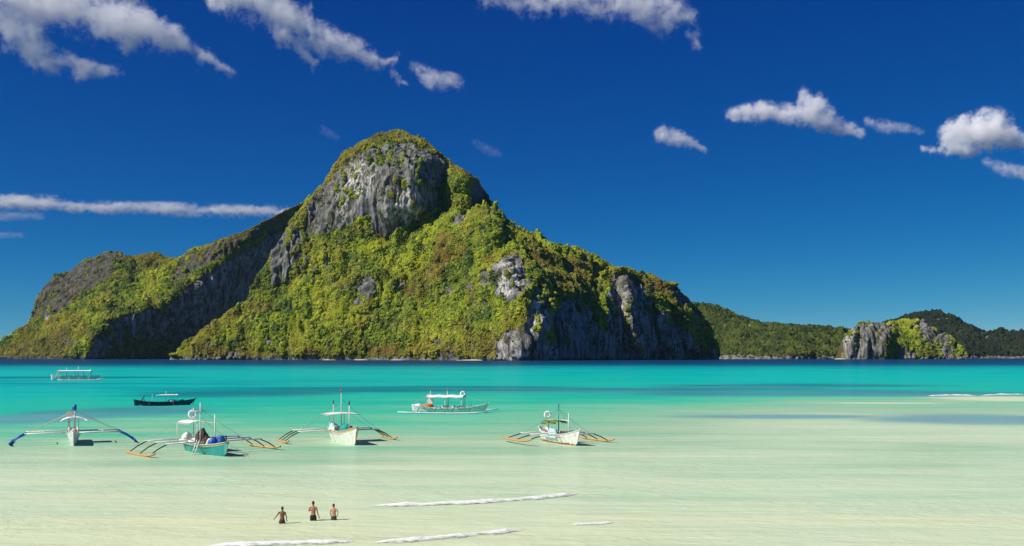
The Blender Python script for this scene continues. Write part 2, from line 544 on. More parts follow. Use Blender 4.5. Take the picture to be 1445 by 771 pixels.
cl_main = [
    ([(425, 335), (436, 300), (455, 270), (475, 255), (490, 235), (505, 220), (530, 212), (560, 210), (590, 214), (615, 224), (634, 238), (632, 262), (615, 288), (592, 308), (572, 320), (556, 336), (540, 342), (530, 330), (522, 306), (505, 318), (485, 328), (460, 336), (440, 340)], 0.92),
    ([(390, 330), (408, 322), (425, 335), (430, 362), (420, 388), (398, 400), (390, 417), (384, 396), (388, 360)], 0.9),
    ([(505, 402), (516, 396), (530, 398), (526, 418), (510, 438), (503, 430)], 0.95),
    ([(657, 262), (672, 257), (684, 272), (694, 296), (705, 316), (690, 300), (672, 298), (658, 300), (655, 280)], 0.9),
    ([(640, 318), (650, 304), (668, 298), (664, 316), (650, 330)], 0.85),
    ([(698, 376), (710, 364), (726, 368), (738, 382), (746, 410), (738, 434), (722, 440), (706, 424), (697, 400)], 1.0),
    ([(630, 410), (640, 400), (646, 416), (636, 430)], 0.8), ([(684, 388), (692, 380), (696, 400), (692, 416), (686, 410)], 0.85),
    ([(708, 512), (706, 484), (724, 470), (740, 458), (745, 420), (752, 404), (768, 420), (778, 440), (790, 424), (812, 424), (826, 440), (838, 462), (850, 470), (852, 430), (858, 400), (872, 394), (890, 398), (908, 408), (920, 424), (932, 440), (950, 456), (966, 462), (974, 480), (982, 500), (1000, 490), (1012, 512)], 1.0),
    ([(940, 410), (955, 412), (972, 430), (986, 450), (998, 476), (986, 470), (966, 446), (950, 430)], 0.75),
    ([(500, 505), (505, 470), (530, 465), (552, 470), (548, 488), (520, 505)], 0.45),
]
dry_main = [([(430, 300), (455, 262), (487, 214), (520, 190), (566, 180), (600, 196), (640, 226), (690, 270), (700, 300), (660, 262), (620, 226), (570, 208), (520, 212), (480, 250), (450, 300)], 0.6),
            ([(262, 512), (268, 485), (330, 445), (380, 420), (375, 440), (320, 470), (300, 490), (400, 496), (600, 488), (700, 470), (745, 440), (740, 490), (690, 512)], 0.5),
            ([(560, 420), (600, 372), (650, 340), (670, 350), (620, 400), (580, 440)], 0.55),
            ([(740, 360), (860, 380), (930, 395), (990, 460), (960, 450), (900, 400), (860, 395), (800, 420), (770, 400)], 0.5)]
pale_main = [([(490, 236), (515, 232), (532, 236), (530, 268), (514, 290), (494, 272)], 1.0), ([(545, 300), (552, 280), (580, 260), (592, 276), (594, 306), (575, 318), (553, 334)], 0.9),
             ([(704, 374), (726, 376), (738, 408), (722, 432), (706, 412)], 1.0), ([(709, 512), (712, 488), (738, 480), (742, 512)], 0.9), ([(470, 270), (490, 262), (500, 300), (480, 320)], 0.5),
             ([(745, 405), (762, 420), (776, 470), (772, 512), (740, 512)], 0.75), ([(776, 430), (850, 410), (930, 410), (1000, 470), (1012, 512), (776, 512)], 0.4), ([(880, 420), (892, 424), (902, 470), (896, 490), (884, 450)], 0.8)]  # wide patch brightens the shaded right cliffs, narrow last patch paints a lit streak


def step_main(gx, gy):
    ln = np.interp(gx, [650, 657, 675, 693, 710, 732, 754, 776, 790], [318, 312, 307, 310, 329, 346, 355, 352, 351])
    win = sstep(652, 684, gx) * (1 - sstep(755, 786, gx))
    return 330 * sstep(0, 7, ln - gy) * win


rid_main = [([(594, 216), (597, 260), (594, 312)], 105, 60, 26), ([(452, 268), (438, 300), (410, 330), (392, 380), (384, 412)], 35, 30, 26), ([(486, 240), (474, 290), (455, 335)], 25, 24, 12), ([(540, 225), (548, 280), (545, 335)], 22, 26, 10),
            ([(656, 250), (650, 300), (620, 350)], 38, 46, 16), ([(520, 396), (520, 440)], 42, 18, 16), ([(680, 308), (700, 350), (716, 380), (734, 450), (742, 506)], 40, 60, 24), ([(742, 404), (762, 450), (774, 508)], 60, 22, 8), ([(880, 392), (890, 440), (902, 500)], 85, 15, 10), ([(858, 392), (850, 440), (845, 505)], 25, 20, 14),
            ([(912, 400), (934, 440), (950, 505)], 95, 18, 9), ([(935, 405), (962, 450), (982, 505)], 80, 16, 8), ([(960, 430), (985, 470), (1000, 505)], 60, 14, 8), ([(812, 360), (820, 400), (800, 430)], 22, 26, 22), ([(470, 345), (440, 400), (400, 470)], 16, 40, 30), ([(580, 345), (520, 420), (490, 500)], 18, 55, 40), ([(640, 330), (600, 400), (570, 490)], 24, 60, 36), ([(690, 400), (670, 450), (655, 500)], 18, 40, 28)]
isle, D_main = relief('mountain', sil_main, ctrl_main, M_ISLE, 250, 1010, 860, 380, cl_main, dry_main, pale_main, rid_main, step_main)
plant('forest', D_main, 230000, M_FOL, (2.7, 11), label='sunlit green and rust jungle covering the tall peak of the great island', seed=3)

# the lower range on the left, farther back
sil_left = [(-60, 506), (-40, 500), (0, 484), (20, 476), (37, 462), (47, 452), (52, 422), (64, 403), (78, 390), (98, 385), (118, 368), (135, 363), (148, 358), (165, 357), (179, 364), (199, 361), (219, 358),
            (236, 364), (249, 366), (270, 354), (300, 344), (350, 325), (403, 297), (425, 288), (452, 262), (470, 255), (500, 260)]
ctrl_left = [(-60, 508, 4300), (0, 508, 4050), (60, 508, 3900), (120, 508, 3740), (160, 508, 3880), (220, 508, 4130), (300, 508, 4300), (400, 508, 4520), (500, 508, 4700),
             (20, 478, 4180), (55, 455, 4170), (60, 415, 4240), (100, 390, 4330), (100, 450, 4030), (150, 400, 4200), (165, 360, 4380), (150, 455, 3900), (200, 410, 4120), (235, 367, 4380),
             (200, 440, 3990), (240, 425, 4060), (260, 470, 4190), (270, 395, 4180), (330, 350, 4330), (350, 420, 4470), (400, 300, 4560), (380, 318, 4440), (420, 350, 4800), (450, 265, 4680), (500, 262, 4800), (480, 400, 5000), (330, 460, 4380)]
cl_left = [([(46, 462), (48, 430), (62, 404), (96, 386), (118, 369), (146, 358), (166, 358), (176, 374), (160, 392), (136, 410), (108, 420), (92, 440), (70, 456)], 0.7),
           ([(120, 508), (134, 478), (150, 456), (190, 446), (240, 428), (270, 405), (330, 360), (380, 326), (420, 310), (400, 350), (360, 420), (300, 470), (270, 488), (230, 484), (180, 476), (140, 508)], 0.86),
           ([(236, 400), (262, 364), (300, 350), (350, 330), (400, 305), (380, 325), (300, 372), (262, 396)], 0.62), ([(340, 400), (352, 380), (372, 372), (380, 400), (352, 420)], 0.8)]
dry_left = [([(250, 372), (300, 342), (400, 298), (460, 262), (450, 300), (380, 320), (300, 362)], 0.6), ([(0, 506), (40, 470), (120, 440), (130, 470), (90, 506)], 0.45), ([(170, 362), (240, 366), (250, 384), (190, 380)], 0.4)]
rid_left = [([(165, 440), (140, 470), (122, 506)], 40, 50, 22), ([(430, 292), (330, 350), (270, 395), (230, 425), (150, 455), (122, 500)], 24, 70, 60), ([(165, 360), (150, 410), (110, 470)], 20, 44, 30), ([(350, 330), (330, 380), (290, 430)], 30, 60, 40)]
M_ISLE2 = island_material('range_rock', (0.05, 0.047, 0.042), (0.15, 0.14, 0.125), (0.05, 0.06, 0.016), (0.1, 0.095, 0.025), (0.12, 0.08, 0.03), 0.8)
_, D_left = relief('mountain_range', sil_left, ctrl_left, M_ISLE2, -60, 500, 520, 220, cl_left, dry_left, [([(350, 398), (370, 396), (362, 424), (346, 420)], 1.0), ([(60, 448), (72, 448), (68, 462)], 1.0), ([(120, 508), (134, 478), (150, 456), (240, 428), (330, 360), (420, 310), (400, 350), (360, 420), (300, 508)], 0.62)], rid_left, None, 10, 18)  # large pale patch lightens the shaded wedge, fill light painted into the rock
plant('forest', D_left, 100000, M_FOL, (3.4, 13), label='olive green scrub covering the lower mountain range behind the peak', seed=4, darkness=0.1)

# wooded hill, rocky islet and far hill on the right
M_HILL = island_material('hill_ground', (0.1, 0.1, 0.1), (0.3, 0.3, 0.29), (0.025, 0.04, 0.012), (0.05, 0.065, 0.016), (0.1, 0.08, 0.03))
M_FOL2 = foliage_material('hill_wood', (0.13, 0.165, 0.016), (0.05, 0.085, 0.014), (0.02, 0.04, 0.01), (0.12, 0.11, 0.03))
sil_hill = [(900, 440), (960, 425), (980, 429), (1010, 434), (1040, 446), (1070, 456), (1090, 459), (1120, 459), (1150, 461), (1180, 466), (1200, 470), (1230, 482), (1260, 507)]
ctrl_hill = [(900, 507, 4100), (1010, 507, 3900), (1100, 507, 3860), (1180, 507, 4150), (1260, 507, 4300), (960, 430, 4350), (1040, 450, 4330), (1050, 475, 4100), (1120, 462, 4420), (1110, 485, 4050), (1180, 468, 4560), (1180, 485, 4420), (1240, 490, 4560)]
_, D_hill = relief('hill', sil_hill, ctrl_hill, M_HILL, 900, 1260, 260, 90, (), [([(1000, 510), (1010, 485), (1100, 490), (1160, 510)], 0.25)], (), (), None, 6, 14)
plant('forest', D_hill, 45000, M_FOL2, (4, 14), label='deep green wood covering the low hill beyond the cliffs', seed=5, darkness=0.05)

sil_far = [(1200, 470), (1230, 462), (1262, 452), (1290, 443), (1320, 441), (1345, 448), (1370, 460), (1390, 470), (1410, 467), (1430, 470), (1450, 468), (1500, 476), (1560, 490), (1600, 507)]
ctrl_far = [(1200, 506, 5400), (1300, 506, 5200), (1390, 506, 5250), (1450, 506, 5300), (1600, 506, 5500), (1230, 465, 5700), (1320, 444, 5800), (1310, 475, 5420), (1390, 472, 5600), (1370, 480, 5420), (1450, 472, 5650), (1560, 492, 5700)]
M_FOL3 = foliage_material('far_wood', (0.035, 0.055, 0.02), (0.017, 0.032, 0.014), (0.009, 0.019, 0.01), (0.05, 0.05, 0.02))
_, D_far = relief('far_hill', sil_far, ctrl_far, M_HILL, 1200, 1600, 260, 80, (), (), (), [([(1290, 445), (1280, 506)], 60, 60, 60)], None, 6, 18)
plant('forest', D_far, 16000, M_FOL3, (6, 17), label='dark bluish wood on the farthest hill behind the rocky islet', seed=6, darkness=0.2)

sil_islet = [(1186, 508), (1189, 494), (1194, 472), (1204, 464), (1211, 457), (1222, 455), (1240, 456), (1252, 459), (1262, 456), (1276, 452), (1290, 454), (1300, 453), (1312, 461), (1325, 472), (1340, 476), (1348, 486), (1358, 493), (1362, 502), (1364, 508)]
ctrl_islet = [(1180, 507, 3760), (1200, 507, 3700), (1240, 507, 3690), (1270, 507, 3720), (1320, 507, 3760), (1364, 507, 3800), (1200, 468, 3730), (1220, 457, 3760), (1250, 460, 3760), (1255, 480, 3730), (1280, 470, 3800), (1280, 454, 3900), (1310, 465, 3880), (1340, 480, 3860), (1300, 485, 3790)]
cl_islet = [([(1186, 510), (1190, 470), (1206, 458), (1240, 452), (1258, 462), (1252, 480), (1244, 510)], 0.95), ([(1262, 510), (1270, 492), (1290, 496), (1300, 510)], 0.85), ([(1280, 468), (1296, 452), (1316, 462), (1330, 474), (1350, 484), (1364, 510), (1330, 510), (1318, 490), (1296, 482)], 0.85)]
M_ISLET = island_material('islet_rock', (0.09, 0.09, 0.09), (0.3, 0.29, 0.27), (0.06, 0.07, 0.016), (0.1, 0.1, 0.022), (0.13, 0.09, 0.03), 1.2)
rid_islet = [([(1205, 460), (1200, 508)], 25, 14, 6), ([(1228, 456), (1222, 508)], 22, 16, 6), ([(1252, 458), (1246, 508)], 30, 20, 10), ([(1300, 456), (1310, 506)], 25, 26, 12), ([(1335, 476), (1345, 506)], 22, 20, 10)]
_, D_islet = relief('islet', sil_islet, ctrl_islet, M_ISLET, 1184, 1365, 260, 100, cl_islet, (), [([(1186, 510), (1192, 466), (1212, 466), (1210, 510)], 0.45)], rid_islet, None, 9, 9)
plant('forest', D_islet, 3200, M_FOL, (6, 13), label='yellow green bushes growing over the small rocky islet', seed=8, cliffveg=0.03)

# small pale beaches at the foot of the islands
m, t, out = new_mat('beach_sand')
p = t.node('ShaderNodeBsdfPrincipled')
t.put(p.inputs['Base Color'], t.mixc(t.noise(t.pos(), 0.08, 4, 0.6), (0.45, 0.38, 0.26, 1), (0.72, 0.66, 0.52, 1)))
p.inputs['Roughness'].default_value = 0.95
t.l.new(p.outputs[0], out.inputs[0])


def beach(px0, px1, Y, h=3.0, depth=26):
    n, q = 40, 9
    x = np.linspace((px0 - CX) / F * Y, (px1 - CX) / F * Y, n)
    U, W = np.meshgrid(np.linspace(0, 1, n), np.linspace(0, 1, q), indexing='ij')
    tap = np.sin(np.pi * U) ** 0.5
    Yv = Y - depth * 0.5 + depth * W + 8 * fbm(U * 5 + px0, W * 0, W * 0, 3)
    Zv = -1.2 + (h + 1.2) * W ** 0.7 * tap + 0.8 * fbm(U * 9, W * 4, W * 0 + px0, 3)
    o = grid_obj('beach', np.stack([x[:, None] + 0 * W, Yv, Zv], -1), m)
    set_props(o, kind='structure')


beach(452, 482, 2812, 2.6)
beach(498, 524, 2775, 3.2)
beach(640, 712, 2520, 2.4)
beach(548, 575, 2715, 2.2)
beach(1178, 1194, 3700, 3.0)
beach(1008, 1030, 3895, 3.5)

# ------------------------------------------------------------------ sea
WROWS = np.concatenate([np.linspace(-60, 24, 6), np.geomspace(26, 12000, 520)])
WCOLS = np.concatenate([np.linspace(-9, -0.72, 25)[:-1], np.linspace(-0.72, 0.72, 400), np.linspace(0.72, 9, 25)[1:]])
yy, kk = np.meshgrid(WROWS, WCOLS, indexing='ij')
span = np.maximum(np.abs(yy), 70.0)
xx = np.clip(kk * span, -11500, 11500)
V = np.stack([xx, yy, np.zeros_like(xx)], -1)
ya = np.maximum(yy, 20)
# depth of the bay from the shore outwards, with sand bars and channels
dep = np.interp(np.log(ya), np.log([20, 50, 60, 75, 95, 120, 160, 210, 270, 400, 700, 950, 1250, 1700, 3000, 12000]),
                [0.10, 0.34, 0.45, 0.58, 0.75, 1.0, 1.6, 2.4, 3.3, 4.5, 5.6, 7.5, 13, 20, 24, 26])
dep = np.ascontiguousarray(dep)
dep = dep * (1 + 0.5 * sstep(0.12, -0.3, kk) * sstep(70, 125, ya) * (1 - sstep(320, 500, ya)))
# sand flats reaching far out on the right-hand side
flat = sstep(0.02, 0.3, kk) * sstep(85, 130, ya) * (1 - sstep(215, 262, ya))
dep = dep * (1 - 0.45 * flat)
dep = dep * (1 + 0.42 * fbm(xx / 60, yy / 20, xx * 0 + 2.2, 4) + 0.16 * fbm(xx / 14, yy / 5, xx * 0 + 5.2, 3))
ys = np.where(ya > 0, ya, 1)
PY = HY + CH * F / ys
PX = CX + kk * F


def spot(cx, cy, rx, ry, rag=0.35):
    """a patch on the sea floor given by its place in the bay"""
    w = on_water(cx, cy); e = on_water(cx + rx, cy); n0 = on_water(cx, cy - ry).y; n1 = on_water(cx, cy + ry).y
    dx = (xx - w.x) / abs(e.x - w.x)
    dy = (yy - w.y) / np.where(yy > w.y, n0 - w.y, w.y - n1)
    d = np.sqrt(dx * dx + dy * dy) + rag * fbm(xx / 40 + cx, yy / 18, xx * 0, 4)
    return 1 - sstep(0.45, 1.05, d)


weed = np.zeros_like(xx)          # sea grass beds
for a in ((560, 550, 400, 6.0), (850, 551, 320, 4.5), (330, 556, 190, 6.5), (640, 548, 260, 4.0), (60, 589, 120, 17), (180, 581, 130, 9), (1240, 555, 300, 6), (1130, 544, 240, 3.2), (70, 533, 260, 2.2), (1390, 592, 210, 10), (1130, 588, 200, 4), (1050, 548, 200, 4), (1010, 556, 180, 5)):
    weed = np.maximum(weed, spot(*a) * (0.9 if a[1] < 580 else 0.85))
bar = np.zeros_like(xx)           # pale sand bar in the distance and bright sand bottoms
for a in ((1430, 563, 150, 4.5), (1250, 569, 160, 1.6, 0.6)):
    bar = np.maximum(bar, spot(*a))
dep = dep * (1 - 0.8 * bar)
dep = dep * (1 + (0.4 * fbm(xx / 30, yy / 5.5, xx * 0 + 12.2, 4) + 0.12 * fbm(xx / 9, yy / 2.2, xx * 0 + 3.2, 3)) * (1 - sstep(110, 220, ya)))
for a in ((1270, 656, 170, 6), (1130, 672, 260, 5), (1350, 628, 150, 5), (330, 655, 260, 7), (700, 640, 160, 5), (120, 690, 260, 8), (930, 700, 260, 6), (1330, 700, 200, 6), (640, 690, 150, 5)):
    dep = dep * (1 + 0.32 * spot(*a, 0.7))
for a in ((1100, 735, 420, 9), (230, 735, 260, 7), (1000, 640, 200, 6), (600, 660, 200, 5)):
    dep = dep * (1 - 0.3 * spot(*a, 0.7))
water_d = dep
BEDZ = -0.35 - 0.45 * np.clip(dep, 0, 3) ** 0.8 - np.clip(dep - 3, 0, 30)

m, t, out = new_mat('sea_bed_sand')
pos = t.pos()
p = t.node('ShaderNodeBsdfPrincipled')
n1 = t.noise(t.scale(pos, (0.25, 1, 1)), 0.5, 5, 0.6)
t.put(p.inputs['Base Color'], t.mixc(t.maprange(n1, 0.3, 0.7), (0.56, 0.5, 0.34, 1), (0.78, 0.73, 0.54, 1)))
p.inputs['Roughness'].default_value = 0.95
t.l.new(p.outputs[0], out.inputs[0])
M_BED = m
VB = V.copy(); VB[..., 2] = BEDZ
bed = grid_obj('sea_bed', VB, M_BED)
set_props(bed, kind='structure')

m, t, out = new_mat('sea_water')
pos = t.pos()
dn = t.attr('depth').outputs['Fac']
wd = t.attr('weed').outputs['Fac']
streak = t.noise(t.scale(pos, (0.012, 0.075, 1)), 1.0, 5, 0.6)
streak2 = t.noise(t.scale(pos, (0.1, 0.5, 1)), 1.0, 4, 0.6)
dv = t.math('MULTIPLY', dn, t.math('ADD', 0.31, t.math('ADD', t.math('MULTIPLY', streak, 0.95), t.math('MULTIPLY', streak2, 0.42))))
lg = t.math('LOGARITHM', t.math('ADD', dv, 0.05), 2.718)
k = t.maprange(lg, math.log(0.25), math.log(26))
def kk_(d): return (math.log(d) - math.log(0.25)) / (math.log(26) - math.log(0.25))
body = t.ramp(k, [(kk_(d_), c_) for d_, c_ in ((0.30, (0.77, 0.82, 0.53)), (0.42, (0.70, 0.80, 0.53)), (0.60, (0.61, 0.76, 0.52)), (0.85, (0.50, 0.68, 0.46)), (1.1, (0.39, 0.59, 0.39)), (1.5, (0.24, 0.56, 0.36)),
                  (2.0, (0.11, 0.52, 0.33)), (3.0, (0.02, 0.46, 0.33)), (5.2, (0.003, 0.43, 0.39)), (7.0, (0.003, 0.30, 0.32)), (10.0, (0.003, 0.13, 0.20)), (14.0, (0.003, 0.06, 0.13)), (24.0, (0.003, 0.035, 0.1)))])
body = t.mixc(t.math('MULTIPLY', wd, 0.9), body, t.mixc(t.maprange(dn, 1.2, 4.5), (0.14, 0.34, 0.42, 1), (0.003, 0.17, 0.21, 1)))
opac = t.maprange(dn, 0.2, 2.0, 0.80, 0.98)
dif = t.node('ShaderNodeBsdfDiffuse'); t.put(dif.inputs[0], body)
trn = t.node('ShaderNodeBsdfTransparent'); t.put(trn.inputs[0], t.mixc(0.5, (1, 1, 1, 1), body))
mx = t.node('ShaderNodeMixShader'); t.put(mx.inputs[0], opac); t.l.new(trn.outputs[0], mx.inputs[1]); t.l.new(dif.outputs[0], mx.inputs[2])
gust = t.maprange(t.noise(t.scale(pos, (0.03, 0.09, 1)), 1.0, 3, 0.5), 0.35, 0.65, 0.35, 1.3)
rip = t.math('ADD', t.math('MULTIPLY', t.noise(t.scale(pos, (0.55, 1.3, 1)), 1.0, 5, 0.65, 0.6), gust), t.math('MULTIPLY', t.noise(t.scale(pos, (0.1, 0.36, 1)), 1.0, 3, 0.55), 1.8))
nb_ = t.bump(rip, 0.65, 0.3)
t.l.new(nb_, dif.inputs['Normal'])
gl = t.node('ShaderNodeBsdfGlossy'); gl.inputs['Roughness'].default_value = 0.12; t.l.new(nb_, gl.inputs['Normal'])
gl.inputs[0].default_value = (1, 1, 1, 1)
lw = t.node('ShaderNodeFresnel'); lw.inputs['IOR'].default_value = 1.33; t.l.new(nb_, lw.inputs['Normal'])
fac = t.maprange(lw.outputs[0], 0.0, 1.0, 0.02, 0.19)      # glare largely removed by the polarising filter
mx2 = t.node('ShaderNodeMixShader'); t.put(mx2.inputs[0], fac); t.l.new(mx.outputs[0], mx2.inputs[1]); t.l.new(gl.outputs[0], mx2.inputs[2])
t.l.new(mx2.outputs[0], out.inputs[0])
sea = grid_obj('sea', V, m)
add_attr(sea.data, 'depth', water_d); add_attr(sea.data, 'weed', weed)
set_props(sea, kind='structure')

# ------------------------------------------------------------------ breaking waves
m, t, out = new_mat('sea_foam')
pos = t.pos()
dif = t.node('ShaderNodeBsdfDiffuse'); dif.inputs[0].default_value = (0.86, 0.88, 0.84, 1)
tr = t.node('ShaderNodeBsdfTransparent')
lace = t.noise(t.scale(pos, (0.7, 2.2, 1.5)), 2.2, 5, 0.7)
edge = t.attr('edge').outputs['Fac']
f = t.maprange(t.math('ADD', edge, t.math('MULTIPLY', t.math('SUBTRACT', lace, 0.5), 2.1)), 0.22, 0.85)
mx = t.node('ShaderNodeMixShader'); t.put(mx.inputs[0], f); t.l.new(tr.outputs[0], mx.inputs[1]); t.l.new(dif.outputs[0], mx.inputs[2])
t.l.new(t.bump(lace, 0.8, 0.15), dif.inputs['Normal'])
t.l.new(mx.outputs[0], out.inputs[0])
M_FOAM = m


def breaker(pts, h, w, seed):
    n = 260
    W = np.array([on_water(*p)[:2] for p in pts])
    s = np.linspace(0, 1, n)
    sl = np.concatenate([[0], np.cumsum(np.linalg.norm(np.diff(W, axis=0), axis=1))])
    x = np.interp(s * sl[-1], sl, W[:, 0]); y = np.interp(s * sl[-1], sl, W[:, 1])
    u = s * sl[-1]
    y = y + 0.12 * fbm(u / 2.5 + seed, u * 0, u * 0, 3) * w
    amp = np.clip(np.sin(np.pi * np.clip(s, 0.0, 1)) * 2.2, 0, 1) * (0.75 + 0.6 * fbm(u / 3 + seed * 3, u * 0 + 1, u * 0, 3))
    amp = np.clip(amp, 0.02, 1.4)
    q = np.linspace(0, 1, 15)                      # from the shoreward foot over the crest to the back
    prof = np.interp(q, [0, 0.12, 0.3, 0.42, 0.6, 1], [0.02, 0.3, 0.95, 1.0, 0.5, 0.02])
    lean = np.interp(q, [0, 0.3, 1], [-0.65, -0.12, 1.0])
    U, Q = np.meshgrid(u, q, indexing='ij')
    bump = 1 + 0.18 * fbm(U / 0.5 + seed, Q * 4, U * 0, 3)
    Zz = 0.012 + h * amp[:, None] * prof[None] * bump
    spread = 0.5 + 0.5 * np.clip(amp, 0, 1)
    Yv = y[:, None] + w * lean[None] * spread[:, None] * (1 + 0.35 * fbm(U / 1.1 + 5, Q * 2, U * 0 + seed, 3))
    Xv = x[:, None] + 0.0 * Q
    o = grid_obj('breaking_wave', np.stack([Xv, Yv, Zz], -1), M_FOAM)
    e = np.interp(Q, [0, 0.08, 0.3, 0.6, 0.8, 1], [0.1, 0.45, 1.05, 0.6, 0.25, 0.0]) * np.clip(amp, 0, 1)[:, None] ** 0.4
    add_attr(o.data, 'edge', e)
    set_props(o, kind='structure')


breaker([(510, 715), (560, 714), (600, 713), (650, 711.5), (700, 708.5), (760, 704), (800, 699.5), (824, 696)], 0.24, 1.2, 1)
breaker([(515, 767), (580, 763.5), (640, 758.5), (700, 752.5), (744, 748)], 0.2, 1.1, 2)
breaker([(285, 772), (360, 769.5), (420, 767.5), (470, 766), (503, 765)], 0.2, 1.1, 3)
breaker([(803, 741.5), (840, 740), (868, 737.5)], 0.10, 0.6, 4)
breaker([(1308, 559.5), (1345, 558.5), (1380, 559)], 0.35, 2.4, 5)
breaker([(1383, 559), (1410, 557.5), (1450, 557)], 0.3, 2.2, 6)

# ------------------------------------------------------------------ boats
M_WHITE = paint('white_boat_paint', (0.80, 0.80, 0.77), 0.45, 0.35, (0.42, 0.38, 0.3))
M_GREYW = paint('chalky_white', (0.66, 0.68, 0.66), 0.6, 0.45, (0.35, 0.34, 0.3))
M_TEAL = paint('teal_hull_paint', (0.03, 0.36, 0.36), 0.45, 0.3, (0.05, 0.18, 0.16))
M_ROOF = paint('canvas_white', (0.84, 0.83, 0.79), 0.85, 0.15, (0.5, 0.46, 0.38), spec=0.1)
M_NAVY = paint('navy_hull_paint', (0.012, 0.022, 0.06), 0.4, 0.3, (0.03, 0.06, 0.09))
M_BLUE = paint('blue_paint', (0.015, 0.09, 0.42), 0.45, 0.2, (0.02, 0.05, 0.15))
M_CREAM = paint('cream_trim', (0.62, 0.52, 0.3), 0.55, 0.3)
M_ORANGE = paint('red_lead_bottom', (0.42, 0.11, 0.035), 0.6, 0.3, (0.2, 0.06, 0.03))
M_BAMBOO = paint('bamboo', (0.55, 0.33, 0.11), 0.5, 0.4, (0.3, 0.16, 0.06), 6)
M_DARKW = paint('tarred_wood', (0.06, 0.035, 0.03), 0.7, 0.3, (0.12, 0.07, 0.05))
M_DECK = paint('deck_boards', (0.34, 0.28, 0.2), 0.8, 0.4, (0.14, 0.11, 0.08))
M_ROPE = paint('pale_rope', (0.5, 0.46, 0.34), 0.9, 0.2)
M_ROPEB = paint('blue_rope', (0.06, 0.2, 0.35), 0.9, 0.2)
M_GREEN = paint('olive_tarp', (0.17, 0.2, 0.03), 0.85, 0.3, (0.08, 0.1, 0.02))
M_TTARP = paint('teal_tarp', (0.02, 0.33, 0.3), 0.8, 0.3, (0.02, 0.14, 0.14))
M_NET = paint('brown_netting', (0.10, 0.07, 0.045), 0.95, 0.5, (0.03, 0.025, 0.02), 9)
M_RED = paint('orange_tarp', (0.6, 0.12, 0.03), 0.8, 0.2)
M_DRUM = paint('blue_plastic', (0.012, 0.11, 0.42), 0.35, 0.12, (0.02, 0.06, 0.2))
M_BUOY = paint('lifebuoy_white', (0.85, 0.85, 0.82), 0.5, 0.12)
M_LBLUE = paint('pale_blue_paint', (0.45, 0.66, 0.7), 0.5, 0.3, (0.3, 0.4, 0.42))


def tube_geo(pts, r, sides=8, cap=True):
    """sweep a round section along points; r may be a list"""
    P = [Vector(p) for p in pts]
    rs = r if isinstance(r, (list, tuple)) else [r] * len(P)
    vs_, fs = [], []
    for i, p in enumerate(P):
        d = (P[min(i + 1, len(P) - 1)] - P[max(i - 1, 0)]).normalized()
        a = d.cross(Vector((0, 0, 1)))
        if a.length < 1e-3: a = d.cross(Vector((1, 0, 0)))
        a.normalize(); b = d.cross(a)
        for k in range(sides):
            g = 2 * math.pi * k / sides
            vs_.append(p + (a * math.cos(g) + b * math.sin(g)) * rs[i])
    for i in range(len(P) - 1):
        for k in range(sides):
            k2 = (k + 1) % sides
            fs.append((i * sides + k, i * sides + k2, (i + 1) * sides + k2, (i + 1) * sides + k))
    if cap:
        fs.append(tuple(reversed(range(sides))))
        fs.append(tuple(range((len(P) - 1) * sides, len(P) * sides)))
    return vs_, fs


def tube(name, pts, r, mat, parent=None, sides=8):
    v, f = tube_geo(pts, r, sides)
    return mesh_obj(name, v, f, mat, parent, smooth=True)


def lathe(name, prof, mat, parent=None, sides=20):
    """prof: (radius, z) from bottom to top"""
    v, f = [], []
    for r, z in prof:
        for k in range(sides):
            g = 2 * math.pi * k / sides
            v.append((r * math.cos(g), r * math.sin(g), z))
    for i in range(len(prof) - 1):
        for k in range(sides):
            k2 = (k + 1) % sides
            f.append((i * sides + k, i * sides + k2, (i + 1) * sides + k2, (i + 1) * sides + k))
    f.append(tuple(reversed(range(sides)))); f.append(tuple(range((len(prof) - 1) * sides, len(prof) * sides)))
    return mesh_obj(name, v, f, mat, parent, smooth=False)


def box_geo(c, s, bev=0.0):
    bm = bmesh.new()
    bmesh.ops.create_cube(bm, size=1.0)
    bmesh.ops.scale(bm, vec=s, verts=bm.verts)
    if bev: bmesh.ops.bevel(bm, geom=bm.edges[:], offset=bev, segments=2, affect='EDGES')
    bmesh.ops.translate(bm, vec=c, verts=bm.verts)
    v = [x.co.copy() for x in bm.verts]; f = [[y.index for y in x.verts] for x in bm.faces]
    bm.free()
    return v, f


def box(name, c, s, mat, parent=None, bev=0.02):
    v, f = box_geo(c, s, bev)
    return mesh_obj(name, v, f, mat, parent)


def heap(name, c, s, mat, seed, parent=None, sub=3, rough=0.35):
    """a lumpy soft bundle"""
    bm = bmesh.new()
    bmesh.ops.create_icosphere(bm, subdivisions=sub, radius=1.0)
    co = np.array([x.co for x in bm.verts])
    d = 1 + rough * fbm(co[:, 0] * 1.7 + seed, co[:, 1] * 1.7, co[:, 2] * 1.7, 4)
    co = co * d[:, None]
    co[:, 2] = np.where(co[:, 2] < -0.35, -0.35, co[:, 2])
    co[:, 2] += 0.35
    v = co * np.array(s) * np.array((0.5, 0.5, 0.74)) + np.array(c)
    f = [[y.index for y in x.verts] for x in bm.faces]
    bm.free()
    return mesh_obj(name, v, f, mat, parent, smooth=True)


def empty(name, loc, rz=0.0, parent=None):
    o = bpy.data.objects.new(name, None)
    o.empty_display_size = 0.5
    COL.objects.link(o)
    o.location = loc; o.rotation_euler = (0, 0, rz)
    if parent: o.parent = parent
    return o


